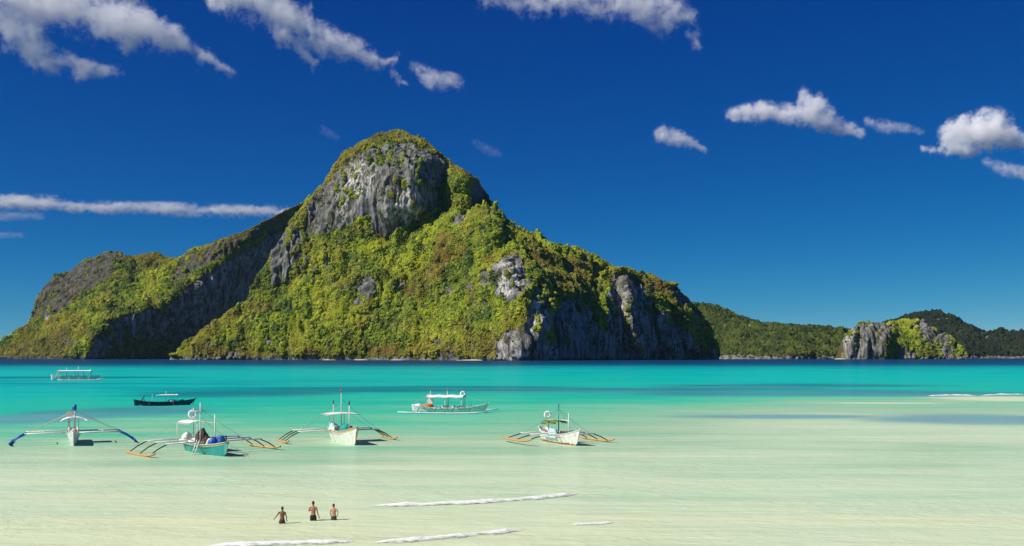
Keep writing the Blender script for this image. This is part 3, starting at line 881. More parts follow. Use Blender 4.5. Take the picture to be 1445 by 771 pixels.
def hull_parts(root, L, beam, fb, draft, bow, stern, mats, stripe=0.16, boot=0.12, transom=0.45, deck_drop=0.28, rake=0.5):
    """planked V hull with raised pointed bow; mats = (side, boot, stripe)"""
    ns, lv = 29, 9
    S = np.linspace(-1, 1, ns)
    vs_, deck = [], []
    for s in S:
        a = abs(s)
        b = beam / 2 * ((1 - s ** 2.6) ** 0.75 if s > 0 else 1 - (1 - transom) * a ** 2.4) + 0.03
        g = fb + bow * max(0, s) ** 3 + stern * max(0, -s) ** 3
        k = -draft + (draft + 0.25) * (max(0, s) ** 7) + (draft * 0.7) * max(0, -s) ** 5
        for side in (-1, 1):
            for j in range(lv):
                q = j / (lv - 1)
                z = k + (g - k) * q
                y = b * (q ** 0.55) * (0.86 + 0.14 * q)
                x = s * L / 2 + rake * q * max(0, s) ** 3 - 0.15 * q * max(0, -s) ** 3
                vs_.append((x, side * y, z))
        deck.append((s, b, g))
    def ix(i, side, j): return i * 2 * lv + side * lv + j
    fs, mi = [], []
    for i in range(ns - 1):
        for side in (0, 1):
            for j in range(lv - 1):
                q = (ix(i, side, j), ix(i + 1, side, j), ix(i + 1, side, j + 1), ix(i, side, j + 1))
                fs.append(q if side == 0 else tuple(reversed(q)))
                zc = sum(vs_[t_][2] for t_ in q) / 4
                mi.append(1 if zc < boot else (2 if j == lv - 2 else 0))
    for i, rev in ((0, False), (ns - 1, True)):
        for j in range(lv - 1):
            q = (ix(i, 0, j), ix(i, 0, j + 1), ix(i, 1, j + 1), ix(i, 1, j))
            fs.append(q); mi.append(0)
    hull = mesh_obj('hull', vs_, fs, list(mats), root, smooth=True, idx=mi)
    for sd_ in (-1, 1):
        pts = []
        for (s, b, g) in deck:
            x = s * L / 2 + rake * max(0, s) ** 3 - 0.15 * max(0, -s) ** 3
            pts.append((x, sd_ * b, g + 0.01))
        tube('gunwale', pts, 0.045, mats[2], hull, 6)
    dv, df = [], []
    for (s, b, g) in deck:
        x = s * L / 2 * 0.99
        for sd_ in (-1, 1):
            dv.append((x, sd_ * b * 0.93, g - deck_drop))
    for i in range(len(deck) - 1):
        df.append((2 * i, 2 * i + 2, 2 * i + 3, 2 * i + 1))
    mesh_obj('deck', dv, df, M_DECK, root)
    tube('stem_post', [(L / 2 + rake * 0.2, 0, fb * 0.25), (L / 2 + rake * 0.75, 0, fb + bow * 0.8), (L / 2 + rake * 1.02, 0, fb + bow + 0.16)], [0.05, 0.06, 0.045], mats[2], hull, 6)
    return hull


def outriggers(root, arms, half, z, yf, fx0, fx1, fmat, smat, amat, fz=(0.08, 0.08), strut_r=0.06, arm_r=0.08, rail=False, curve=0.25, port=0.0, float_r=0.12, strut_x=None):
    H2, Y2 = (half, half + port), (yf, yf + port)
    for xa in arms:
        for sd_ in (-1, 1):
            half = H2[sd_ > 0]
            pts = [(xa, sd_ * 0.35, z), (xa, sd_ * half * 0.5, z + 0.03), (xa, sd_ * half, z)]
            arm = tube('outrigger_arm', pts, [arm_r, arm_r * 0.95, arm_r * 0.8], amat, root, 7)
    for sd_, z0 in ((-1, fz[0]), (1, fz[1])):
        half, yf = H2[sd_ > 0], Y2[sd_ > 0]
        n = 9
        pts = []
        for i in range(n):
            q = i / (n - 1)
            e = abs(2 * q - 1) ** 3
            pts.append((fx0 + (fx1 - fx0) * q, sd_ * (yf - 0.08 * e), z0 + curve * e * (1.0 if q > 0.5 else 0.4)))
        fl = tube('outrigger_float', pts, [float_r * (0.75 if i in (0, n - 1) else 1) for i in range(n)], fmat, root, 8)
        for xs in (strut_x or arms):
            tube('strut', [(xs, sd_ * (half - 0.15), z - 0.02), (xs, sd_ * (half + (yf - half) * 0.45), z * 0.62 + z0 * 0.3), (xs, sd_ * yf, z0 + 0.05)], [strut_r, strut_r, strut_r * 0.8], smat, root, 6)
        if rail:
            tube('outrigger_rail', [(arms[0], sd_ * half * 0.62, z + 0.05), (arms[-1], sd_ * half * 0.62, z + 0.05)], 0.045, amat, root, 6)


def mast(root, x, y, z0, z1, r, mat, tip=None, cross=None):
    mo = tube('mast', [(x, y, z0), (x, y, (z0 + z1) / 2), (x, y, z1)], [r, r * 0.95, r * 0.7], mat, root, 8)
    if tip:
        tube('mast_tip', [(x, y, z1 - 0.02), (x, y, z1 + 0.4)], r * 1.15, tip, mo, 6)
    if cross:
        tube('crossbar', [(x, y - cross[1], cross[0]), (x, y + cross[1], cross[0] - 0.03)], r * 0.8, mat, mo, 6)
    return mo


def canopy(root, x0, x1, hw, z, crown=0.18, sag=0.05, mat=None, posts=(), post_r=0.04, z0=0.5, tilt=0.0, name='canopy'):
    nx_, ny_ = 13, 9
    vs_, fs = [], []
    for lay in (0, 1):
        for i in range(nx_):
            for j in range(ny_):
                q, w = i / (nx_ - 1), j / (ny_ - 1) * 2 - 1
                zz = z + crown * (1 - w * w) - sag * math.sin(q * math.pi * 3) ** 2 + tilt * (q - 0.5) - 0.035 * lay
                vs_.append((x0 + (x1 - x0) * q, w * hw, zz))
    o_ = nx_ * ny_
    for i in range(nx_ - 1):
        for j in range(ny_ - 1):
            a = i * ny_ + j
            fs.append((a, a + ny_, a + ny_ + 1, a + 1)); fs.append((o_ + a, o_ + a + 1, o_ + a + ny_ + 1, o_ + a + ny_))
    rim = [i * ny_ for i in range(nx_)] + [(nx_ - 1) * ny_ + j for j in range(1, ny_)] + [i * ny_ + ny_ - 1 for i in range(nx_ - 2, -1, -1)] + [j for j in range(ny_ - 2, 0, -1)]
    for a, b in zip(rim, rim[1:] + rim[:1]):
        fs.append((a, b, b + o_, a + o_))
    c = mesh_obj(name, vs_, fs, mat or M_ROOF, root, smooth=True)
    for (px_, py_) in posts:
        tube('canopy_post', [(px_, py_, z0), (px_, py_, z + 0.02)], post_r, M_WHITE, root, 6)
    return c


def rope(root, a, b, sag=0.12, r=0.014, mat=None):
    A, B = Vector(a), Vector(b)
    pts = [A.lerp(B, q) - Vector((0, 0, sag * 4 * q * (1 - q))) for q in [i / 8 for i in range(9)]]
    return tube('stay_rope', pts, r, mat or M_ROPE, root, 5)


def world_of(root, p):
    c, s = math.cos(root.rotation_euler.z), math.sin(root.rotation_euler.z)
    return Vector((root.location.x + p[0] * c - p[1] * s, root.location.y + p[0] * s + p[1] * c, root.location.z + p[2]))


def lifebuoy(root, p, rad, label, face=(0, -1)):
    e = empty('lifebuoy', world_of(root, p), math.atan2(face[1], face[0]))
    n1, n2 = 32, 10
    v, f = [], []
    rr = rad * 0.26
    for i in range(n1):
        a = 2 * math.pi * i / n1
        for j in range(n2):
            b = 2 * math.pi * j / n2
            R_ = rad - rr + rr * math.cos(b)
            v.append((rr * 0.8 * math.sin(b), R_ * math.cos(a), R_ * math.sin(a)))
    for i in range(n1):
        for j in range(n2):
            f.append((i * n2 + j, ((i + 1) % n1) * n2 + j, ((i + 1) % n1) * n2 + (j + 1) % n2, i * n2 + (j + 1) % n2))
    mesh_obj('ring', v, f, M_BUOY, e, smooth=True)
    for i in range(4):
        a = math.pi / 4 + i * math.pi / 2
        c = Vector((0, (rad - rr) * math.cos(a), (rad - rr) * math.sin(a)))
        tg = Vector((0, -math.sin(a), math.cos(a))) * rad * 0.1
        tube('band', [c - tg, c + tg], rr * 1.06, M_GREYW, e, 10)
    set_props(e, label, 'lifebuoy')
    return e


def drum(root, p, r, h, label):
    e = empty('plastic_drum', world_of(root, p), 0.4)
    lathe('barrel', [(r * 0.93, 0), (r, 0.04), (r, h * 0.3), (r * 1.05, h * 0.33), (r, h * 0.37), (r, h * 0.63), (r * 1.05, h * 0.67), (r, h * 0.7), (r, h - 0.05), (r * 0.93, h)], M_DRUM, e)
    lathe('lid', [(r * 0.96, h - 0.005), (r * 0.98, h + 0.03), (r * 0.9, h + 0.035)], M_BLUE, e)
    set_props(e, label, 'drum')


def heading(px_, py_, hx, hy):
    w = on_water(px_, py_)
    return w, math.atan2(hy, hx)


def boat(loc, hd, label):
    e = empty('outrigger_boat', loc, hd)
    set_props(e, label, 'boat', 'outrigger boats moored in the bay')
    return e


def bundle(root, p, s, mat, label, seed, name='cargo_bundle', cat='bundle', rough=0.35):
    o = heap(name, (0, 0, 0), s, mat, seed, None, 3, rough)
    o.location = world_of(root, p); o.rotation_euler = (0, 0, root.rotation_euler.z)
    set_props(o, label, cat)
    return o


def crate(root, p, s, mat, label, name='storage_box'):
    e = empty(name, world_of(root, p), root.rotation_euler.z + 0.1)
    box('body', (0, 0, s[2] * 0.45), (s[0], s[1], s[2] * 0.9), mat, e)
    box('lid', (0, 0, s[2] * 0.95 + 0.003), (s[0] * 1.05, s[1] * 1.05, s[2] * 0.1), mat, e)
    set_props(e, label, 'box')


# teal and white boat with the drum and ladder
b4 = boat(Vector((-28.5, 98.8, 0)), math.atan2(-0.76, 0.65), 'teal hulled outrigger boat with heaped nets, three masts and a side ladder')
hull_parts(b4, 8.4, 1.9, 0.95, 0.4, 0.4, 0.2, (M_TEAL, M_GREYW, M_CREAM), boot=-0.06, rake=0.5)
box('side_panel', (-2.3, -0.86, 0.98), (3.4, 0.05, 0.4), M_WHITE, b4)
box('side_panel', (-2.3, 0.86, 0.98), (3.4, 0.05, 0.4), M_WHITE, b4)
outriggers(b4, (-4.3, -1.9, 0.5), 4.0, 1.1, 5.5, -5.4, 1.5, M_BAMBOO, M_DARKW, M_WHITE, (0.1, 0.12), port=1.5)
mast(b4, -2.6, 0.0, 0.6, 4.15, 0.055, M_WHITE)
mast(b4, 0.0, -0.5, 0.6, 4.75, 0.06, M_WHITE, cross=(3.95, 0.5))
mast(b4, 2.0, 0.0, 0.7, 3.75, 0.06, M_WHITE)
canopy(b4, -4.1, -1.2, 1.15, 2.75, 0.22, 0.04, posts=((-4.0, -1.0), (-4.0, 1.0)), z0=0.8)
tube('ridge_pole', [(-1.2, 0, 2.95), (2.0, 0, 2.9)], 0.045, M_CREAM, b4, 6)
for tx in (-4.2, 0.4):
    for sy in (-4.0, 4.0):
        rope(b4, (0, -0.5, 4.2) if tx > 0 else (-2.6, 0, 3.9), (tx, sy, 1.1))
rope(b4, (2.0, 0, 3.6), (4.5, 0, 1.45)); rope(b4, (4.6, 0, 1.3), (5.6, 1.6, 0.0), 0.05)
lad = empty('ladder', (0.7, -1.0, 0), 0, b4)
tube('rail', [(-0.28, 0.0, 1.35), (-0.28, -0.55, -0.15)], 0.045, M_WHITE, lad, 6)
tube('rail', [(0.28, 0.0, 1.35), (0.28, -0.55, -0.15)], 0.045, M_WHITE, lad, 6)
for q in (0.15, 0.38, 0.61, 0.84):
    tube('rung', [(-0.28, -0.55 * q, 1.35 - 1.5 * q), (0.28, -0.55 * q, 1.35 - 1.5 * q)], 0.032, M_LBLUE, lad, 6)
lifebuoy(b4, (-2.6, -0.1, 3.55), 0.42, 'white lifebuoy hung on the rear mast of the teal boat', (0.28, -0.96))
drum(b4, (3.0, 0.25, 0.72), 0.44, 1.05, 'tall blue plastic drum standing in the bow of the teal boat')
bundle(b4, (2.1, -0.2, 0.7), (0.95, 0.95, 1.0), M_BLUE, 'dark blue bundle lying against the drum in the teal boat', 3)
bundle(b4, (-1.2, 0.2, 0.68), (1.2, 1.2, 1.55), M_NET, 'tall heap of brown netting amidships in the teal boat', 5, 'net_heap', 'nets', 0.6)
bundle(b4, (0.1, 0.1, 0.68), (0.9, 1.0, 0.95), M_NET, 'lower brown net heap at the foot of the teal boat middle mast', 6, 'net_heap', 'nets', 0.6)
bundle(b4, (1.15, 0.1, 0.68), (0.95, 1.1, 0.85), M_GREYW, 'grey white sack beside the dark blue bundle in the teal boat', 7, 'sack', 'sack')
bundle(b4, (-3.6, -0.2, 0.72), (0.9, 1.1, 1.1), M_WHITE, 'round white sack at the stern of the teal boat', 8, 'sack', 'sack')
bundle(b4, (-2.6, 0.3, 0.72), (1.0, 1.0, 0.75), M_GREYW, 'flat pale sack under the canopy of the teal boat', 9, 'sack', 'sack')

# white boat seen over the bow, teal tarpaulin
b5 = boat(Vector((-17.7, 111.6, 0)), math.atan2(-0.905, 0.42), 'white outrigger boat with tall middle mast, flat canopy and teal bundle aboard')
hull_parts(b5, 8.6, 2.0, 1.25, 0.45, 0.65, 0.15, (M_WHITE, M_GREYW, M_CREAM), boot=-0.05, rake=0.6)
outriggers(b5, (-4.2, -1.6), 4.4, 1.15, 5.9, -5.6, 0.2, M_BAMBOO, M_DARKW, M_WHITE, (0.1, 0.1), strut_x=(-4.2, -2.9, -1.6))
mast(b5, -0.8, 0, 0.7, 5.2, 0.06, M_LBLUE, tip=M_ORANGE)
mast(b5, -1.2, -0.75, 0.7, 4.0, 0.05, M_WHITE, tip=M_DARKW)
mast(b5, 1.5, 0.2, 0.8, 4.0, 0.06, M_WHITE, tip=M_DARKW)
canopy(b5, -2.6, 0.2, 1.75, 2.95, 0.1, 0.05, posts=((-2.5, 0.8), (-2.5, -0.8)), z0=0.9)
for sy in (-4.2, 4.2):
    rope(b5, (-0.8, 0, 4.6), (-1.6, sy, 1.2), mat=M_ROPEB); rope(b5, (-1.2, 0, 3.8), (-4.2, sy, 1.2), mat=M_ROPE)
bundle(b5, (0.4, 0.15, 0.98), (1.3, 1.2, 1.05), M_TTARP, 'teal tarpaulin bundle in the white boat with the tall mast', 11)
bundle(b5, (1.4, 0.4, 1.0), (0.7, 0.7, 0.8), M_NET, 'small dark bundle behind the bow of the white boat', 12)
bundle(b5, (-2.0, -0.5, 0.98), (1.3, 1.1, 1.0), M_LBLUE, 'pale blue sack at the stern of the white tall mast boat', 13, 'sack', 'sack')
crate(b5, (-0.9, -0.55, 0.98), (0.8, 0.7, 0.7), M_WHITE, 'white box beside the teal tarpaulin bundle')

# white boat with blue floats
b3 = boat(Vector((-45.7, 110.8, 0)), math.atan2(-0.925, 0.38), 'white outrigger boat with bright blue float tips and a small arched roof')
hull_parts(b3, 8.4, 1.3, 1.1, 0.4, 0.45, 0.2, (M_GREYW, M_WHITE, M_WHITE), boot=-0.1, rake=0.5)
outriggers(b3, (-1.8, 1.4), 4.6, 1.15, 6.0, -4.2, 2.5, M_BLUE, M_BLUE, M_WHITE, (0.1, 0.1), strut_r=0.08, rail=True, arm_r=0.085, float_r=0.11)
mast(b3, 0.3, 0.12, 0.7, 3.6, 0.1, M_WHITE)
mast(b3, -1.2, -0.45, 0.7, 3.3, 0.06, M_CREAM)
heap('furled_flag', (0.3, 0.1, 3.45), (0.22, 0.42, 0.6), M_BLUE, 21, b3, 3, 0.7)
box('name_board', (-0.4, -0.35, 2.98), (0.06, 0.75, 0.55), M_GREYW, b3)
canopy(b3, -1.9, 0.6, 1.3, 2.3, 0.42, 0.02, posts=((-1.8, 0.5), (-1.8, -0.5), (0.5, -0.35)), z0=0.8)
for xa in (-1.8, 1.4):
    for sy in (-4.4, 4.4):
        rope(b3, (0.3, 0.1, 3.4), (xa, sy, 1.2), 0.05, 0.022, M_CREAM)
for k_, (x_, y_) in enumerate(((0.9, -0.45), (0.9, 0.45), (1.9, -0.4), (1.9, 0.4))):
    tube('rail_post', [(x_, y_, 0.8), (x_, y_, 1.75)], 0.03, M_WHITE, b3, 6)
bundle(b3, (1.3, 0.05, 0.86), (0.9, 0.7, 0.75), paint('pink_cloth', (0.6, 0.36, 0.36), 0.9), 'faded pink bundle behind the bow of the blue tipped boat', 14)
bundle(b3, (-0.5, -0.1, 0.86), (0.9, 0.9, 0.7), M_GREYW, 'grey sack under the arched roof of the blue tipped boat', 15, 'sack', 'sack')

# small white boat with red bottom
b7 = boat(Vector((4.9, 110.6, 0)), math.atan2(-0.905, 0.43), 'small white outrigger boat with orange red bottom and furled olive tarps')
hull_parts(b7, 7.6, 1.7, 1.0, 0.35, 0.62, 0.5, (M_WHITE, M_ORANGE, M_WHITE), boot=0.2, rake=0.65)
box('side_panel', (-0.6, -0.86, 0.72), (3.0, 0.04, 0.3), M_LBLUE, b7)
outriggers(b7, (-3.0, -0.8, 1.4), 3.0, 0.95, 4.6, -4.4, 2.7, M_BAMBOO, M_DARKW, M_WHITE, (0.42, 0.12), curve=0.32, port=0.5)
mast(b7, -2.4, 0.0, 0.6, 2.9, 0.05, M_CREAM)
mast(b7, -0.3, 0.1, 0.6, 3.75, 0.065, M_TTARP, tip=M_ROPEB)
mast(b7, 1.9, 0.1, 0.7, 3.2, 0.06, M_WHITE)
tube('ridge_pole', [(-2.4, 0, 2.35), (-0.3, 0.1, 2.4), (1.9, 0.1, 2.45)], 0.04, M_WHITE, b7, 6)
canopy(b7, -0.9, 0.35, 0.75, 2.15, 0.28, 0.1, M_GREEN, name='olive_tarp')
canopy(b7, -3.0, -1.9, 0.6, 1.95, 0.3, 0.1, M_GREEN, name='olive_tarp')
for sy in (-3.0, 3.0):
    rope(b7, (-0.3, 0.1, 3.6), (-2.4, sy, 1.0), mat=M_ROPEB); rope(b7, (-0.3, 0.1, 3.6), (1.2, sy, 1.0), mat=M_ROPEB)
rope(b7, (1.9, 0.1, 3.0), (4.2, 0, 1.5), mat=M_ROPEB); rope(b7, (-0.3, 0.1, 3.6), (1.9, 0.1, 2.6), 0.02, mat=M_ROPEB)
lifebuoy(b7, (-2.4, -0.1, 2.85), 0.40, 'white lifebuoy hung above the red bottomed boat', (0.02, -1))
bundle(b7, (-1.4, 0, 0.74), (1.7, 0.9, 0.75), M_LBLUE, 'pale blue covered engine box in the red bottomed boat', 16)
for k_, (x_, lab) in enumerate(((0.6, 'dark jug standing beside the teal mast of the red bottomed boat'), (1.2, 'dark jug standing next to the white front post of the red bottomed boat'))):
    e = empty('jug', world_of(b7, (x_, -0.1, 0.74)))
    lathe('body', [(0.13, 0), (0.15, 0.05), (0.15, 0.4), (0.07, 0.5), (0.06, 0.56)], M_DARKW, e, 12)
    lathe('cap', [(0.07, 0.56), (0.07, 0.62)], M_ORANGE, e, 10)
    set_props(e, lab, 'jug')

# white tour boat side on
b6 = boat(Vector((-10.2, 171.0, 0)), math.atan2(-0.18, 1.0), 'long white tour boat lying side on with a broad white awning')
hull_parts(b6, 11.8, 1.9, 0.8, 0.4, 0.75, 0.45, (M_WHITE, M_TTARP, M_WHITE), boot=0.1, rake=0.7)
box('side_panel', (-0.2, -0.93, 0.72), (4.2, 0.04, 0.28), M_GREYW, b6)
outriggers(b6, (-4.0, -1.2, 1.6, 4.3), 3.4, 0.95, 4.5, -7.2, 7.3, M_LBLUE, M_DARKW, M_WHITE, (0.14, 0.14), float_r=0.13, curve=0.3)
canopy(b6, -3.6, 2.6, 1.5, 2.55, 0.35, 0.12, posts=((-3.2, -1.2), (-3.2, 1.2), (-0.3, -1.2), (-0.3, 1.2), (2.4, -1.2), (2.4, 1.2)), post_r=0.055, z0=0.6)
mast(b6, -3.0, 0, 0.6, 3.5, 0.05, M_WHITE)
mast(b6, -0.2, 0, 0.6, 3.5, 0.06, M_WHITE, tip=M_ORANGE)
mast(b6, 2.4, 0, 0.6, 3.1, 0.07, M_WHITE)
mast(b6, 3.7, 0.2, 0.8, 1.6, 0.04, M_WHITE)
rope(b6, (2.4, 0, 3.0), (6.4, 0, 1.7)); rope(b6, (-3.0, 0, 3.3), (-6.0, 0, 1.4))
lifebuoy(b6, (2.4, -0.25, 3.05), 0.45, 'white lifebuoy on the front awning post of the long tour boat', (0.06, -1))
bundle(b6, (-3.4, -0.2, 0.68), (1.9, 1.2, 0.8), M_RED, 'orange red tarpaulin heap on the stern of the long tour boat', 17)
crate(b6, (-3.0, 0.2, 1.2), (0.75, 0.8, 1.1), M_WHITE, 'tall white box on the orange tarpaulin of the tour boat')
bundle(b6, (-5.0, 0, 0.72), (1.5, 1.1, 0.7), M_WHITE, 'white covered engine at the stern tip of the tour boat', 18)
for k_, x_ in enumerate((-0.9, 0.8, 3.2)):
    box('bench', (x_, 0, 0.92), (0.4, 1.5, 0.35), M_WHITE, b6)

# dark boat with a man at the stern
b2 = boat(Vector((-64.5, 196.5, 0)), math.atan2(0.31, 0.95), 'dark navy outrigger boat with thin pole roof and a man aboard')
hull_parts(b2, 10.0, 1.1, 0.62, 0.35, 0.6, 0.55, (M_NAVY, M_NAVY, M_NAVY), boot=0.0, rake=0.9, transom=0.12)
outriggers(b2, (-2.4, 1.8), 2.2, 0.7, 2.8, -4.2, 3.6, M_NAVY, M_DARKW, M_DARKW, (0.1, 0.1), float_r=0.08)
mast(b2, -1.9, 0, 0.4, 2.1, 0.04, M_GREYW)
mast(b2, 0.5, 0, 0.4, 2.6, 0.05, M_GREYW)
mast(b2, 2.6, 0, 0.4, 2.0, 0.04, M_GREYW)
tube('ridge_pole', [(-1.2, 0, 1.85), (0.5, 0, 2.0), (3.0, 0, 2.05)], 0.055, M_ROOF, b2, 6)
canopy(b2, -0.9, 2.6, 0.45, 1.92, 0.1, 0.03)
bundle(b2, (1.6, 0, 0.4), (1.8, 0.8, 0.7), M_GREYW, 'grey white sack amidships in the dark navy boat', 19, 'sack', 'sack')
bundle(b2, (3.3, 0, 0.45), (1.3, 0.7, 0.6), M_DECK, 'brown bundle in the bow of the dark navy boat', 20)

# far white ferry boat
b1 = boat(Vector((-166.5, 404, 0)), math.atan2(0.2, 0.98), 'far white passenger boat with a long roof on thin posts')
hull_parts(b1, 16.0, 2.2, 1.3, 0.4, 0.8, 0.9, (M_WHITE, M_LBLUE, M_WHITE), boot=0.1, rake=1.4)
outriggers(b1, (-4.5, -1, 2.5, 6.0), 3.6, 1.2, 4.8, -5.0, 11.0, M_WHITE, M_WHITE, M_WHITE, (0.2, 0.2), float_r=0.16, arm_r=0.09)
canopy(b1, -6.0, 6.3, 1.7, 3.6, 0.25, 0.03, posts=[(x_, y_) for x_ in (-5.6, -2.8, 0.2, 3.2, 6.0) for y_ in (-1.4, 1.4)], post_r=0.08, z0=0.9)
mast(b1, -2.6, 0, 0.8, 4.9, 0.09, M_WHITE)
mast(b1, 1.6, 0, 0.8, 5.4, 0.1, M_WHITE)
mast(b1, 6.0, 0, 0.8, 4.4, 0.08, M_WHITE)
for x_ in (-5.0, -4.5):
    tube('boarding_pole', [(x_ - 1.4, -1.2, 1.2), (x_, -1.4, 3.5)], 0.09, M_WHITE, b1, 6)
box('cabin_side', (-0.5, -1.0, 1.45), (9.5, 0.08, 0.7), M_WHITE, b1)
box('cabin_side', (-0.5, 1.0, 1.45), (9.5, 0.08, 0.7), M_WHITE, b1)

# ------------------------------------------------------------------ people
M_SKIN1 = paint('brown_skin', (0.22, 0.095, 0.05), 0.55, 0.15, (0.14, 0.06, 0.035), 5, 0.35)
M_SKIN2 = paint('tan_skin', (0.38, 0.185, 0.105), 0.55, 0.15, (0.24, 0.11, 0.06), 5, 0.35)
M_SKIN3 = paint('light_tan_skin', (0.48, 0.26, 0.16), 0.55, 0.15, (0.3, 0.15, 0.09), 5, 0.35)
M_HAIR = paint('black_hair', (0.012, 0.01, 0.009), 0.5, 0.1)
M_SHORT = paint('dark_shorts', (0.02, 0.018, 0.018), 0.85, 0.15, (0.05, 0.04, 0.04))
M_SHORT2 = paint('plum_shorts', (0.04, 0.02, 0.028), 0.85, 0.15)


def capsule_chain(pts, rad, sides=12):
    """closed tapered limb with rounded ends"""
    P = [Vector(p) for p in pts]
    a, b = P[0], P[-1]
    d0 = (P[1] - a).normalized(); d1 = (b - P[-2]).normalized()
    Q = [a - d0 * rad[0] * 0.9, a - d0 * rad[0] * 0.5] + P + [b + d1 * rad[-1] * 0.5, b + d1 * rad[-1] * 0.9]
    r = [rad[0] * 0.35, rad[0] * 0.82] + list(rad) + [rad[-1] * 0.82, rad[-1] * 0.35]
    return tube_geo(Q, r, sides)


def ball(c, s, n=12):
    bm = bmesh.new()
    bmesh.ops.create_uvsphere(bm, u_segments=n, v_segments=n, radius=1.0)
    v = [Vector((x.co.x * s[0] + c[0], x.co.y * s[1] + c[1], x.co.z * s[2] + c[2])) for x in bm.verts]
    f = [[y.index for y in x.verts] for x in bm.faces]
    bm.free()
    return v, f


def fuse(name, pieces, mat, parent, voxel):
    vs_, fs = [], []
    for v, f in pieces:
        o_ = len(vs_)
        vs_ += v; fs += [tuple(i + o_ for i in q) for q in f]
    o = mesh_obj(name, vs_, fs, mat, parent, smooth=True)
    md = o.modifiers.new('skin', 'REMESH'); md.mode = 'VOXEL'; md.voxel_size = voxel; md.use_smooth_shade = True
    ms = o.modifiers.new('soften', 'SMOOTH'); ms.factor = 0.5; ms.iterations = 4
    return o


def torso(zc, H, lean=(0, 0), w=1.0):
    """stacked oval sections from hip to neck: (z, half width, half depth)"""
    prof = [(0.46, 0.080, 0.055), (0.50, 0.094, 0.064), (0.55, 0.088, 0.060), (0.60, 0.078, 0.053), (0.66, 0.084, 0.056), (0.72, 0.097, 0.062), (0.77, 0.104, 0.060), (0.805, 0.098, 0.050), (0.83, 0.055, 0.038), (0.85, 0.034, 0.034), (0.885, 0.033, 0.034)]
    n = 16
    v, f = [], []
    for z, a, b in prof:
        q = (z - 0.46) / 0.42
        for k_ in range(n):
            g = 2 * math.pi * k_ / n
            v.append(Vector((math.cos(g) * a * H * w + lean[0] * q * H, math.sin(g) * b * H * w + lean[1] * q * H, z * H + zc)))
    for i in range(len(prof) - 1):
        for k_ in range(n):
            k2 = (k_ + 1) % n
            f.append((i * n + k_, i * n + k2, (i + 1) * n + k2, (i + 1) * n + k_))
    f.append(tuple(reversed(range(n)))); f.append(tuple(range((len(prof) - 1) * n, len(prof) * n)))
    return v, f


def hand(w_, d, side, H):
    """palm and five bent fingers from the wrist w_ along d"""
    w_ = Vector(w_); d = Vector(d).normalized()
    s_ = Vector((0, 1, 0)) if abs(d.y) < 0.8 else Vector((1, 0, 0))
    s_ = (s_ - d * s_.dot(d)).normalized()
    nrm = d.cross(s_) * (1 if side > 0 else -1)
    out_ = [capsule_chain([w_, w_ + d * 0.045 * H], [0.016 * H, 0.021 * H], 10)]
    for k_, ln in enumerate((0.034, 0.042, 0.044, 0.038)):
        b = w_ + d * 0.05 * H + s_ * (0.018 - 0.012 * k_) * H
        mdl = b + (d - nrm * 0.25).normalized() * ln * 0.55 * H
        out_.append(capsule_chain([b, mdl, mdl + (d - nrm * 0.8).normalized() * ln * 0.45 * H], [0.0062 * H, 0.0058 * H, 0.005 * H], 7))
    b = w_ + d * 0.02 * H + s_ * 0.02 * H
    out_.append(capsule_chain([b, b + (d + s_ * 0.9).normalized() * 0.026 * H, b + (d * 1.4 + s_ * 0.7).normalized() * 0.046 * H], [0.008 * H, 0.007 * H, 0.0058 * H], 7))
    return out_


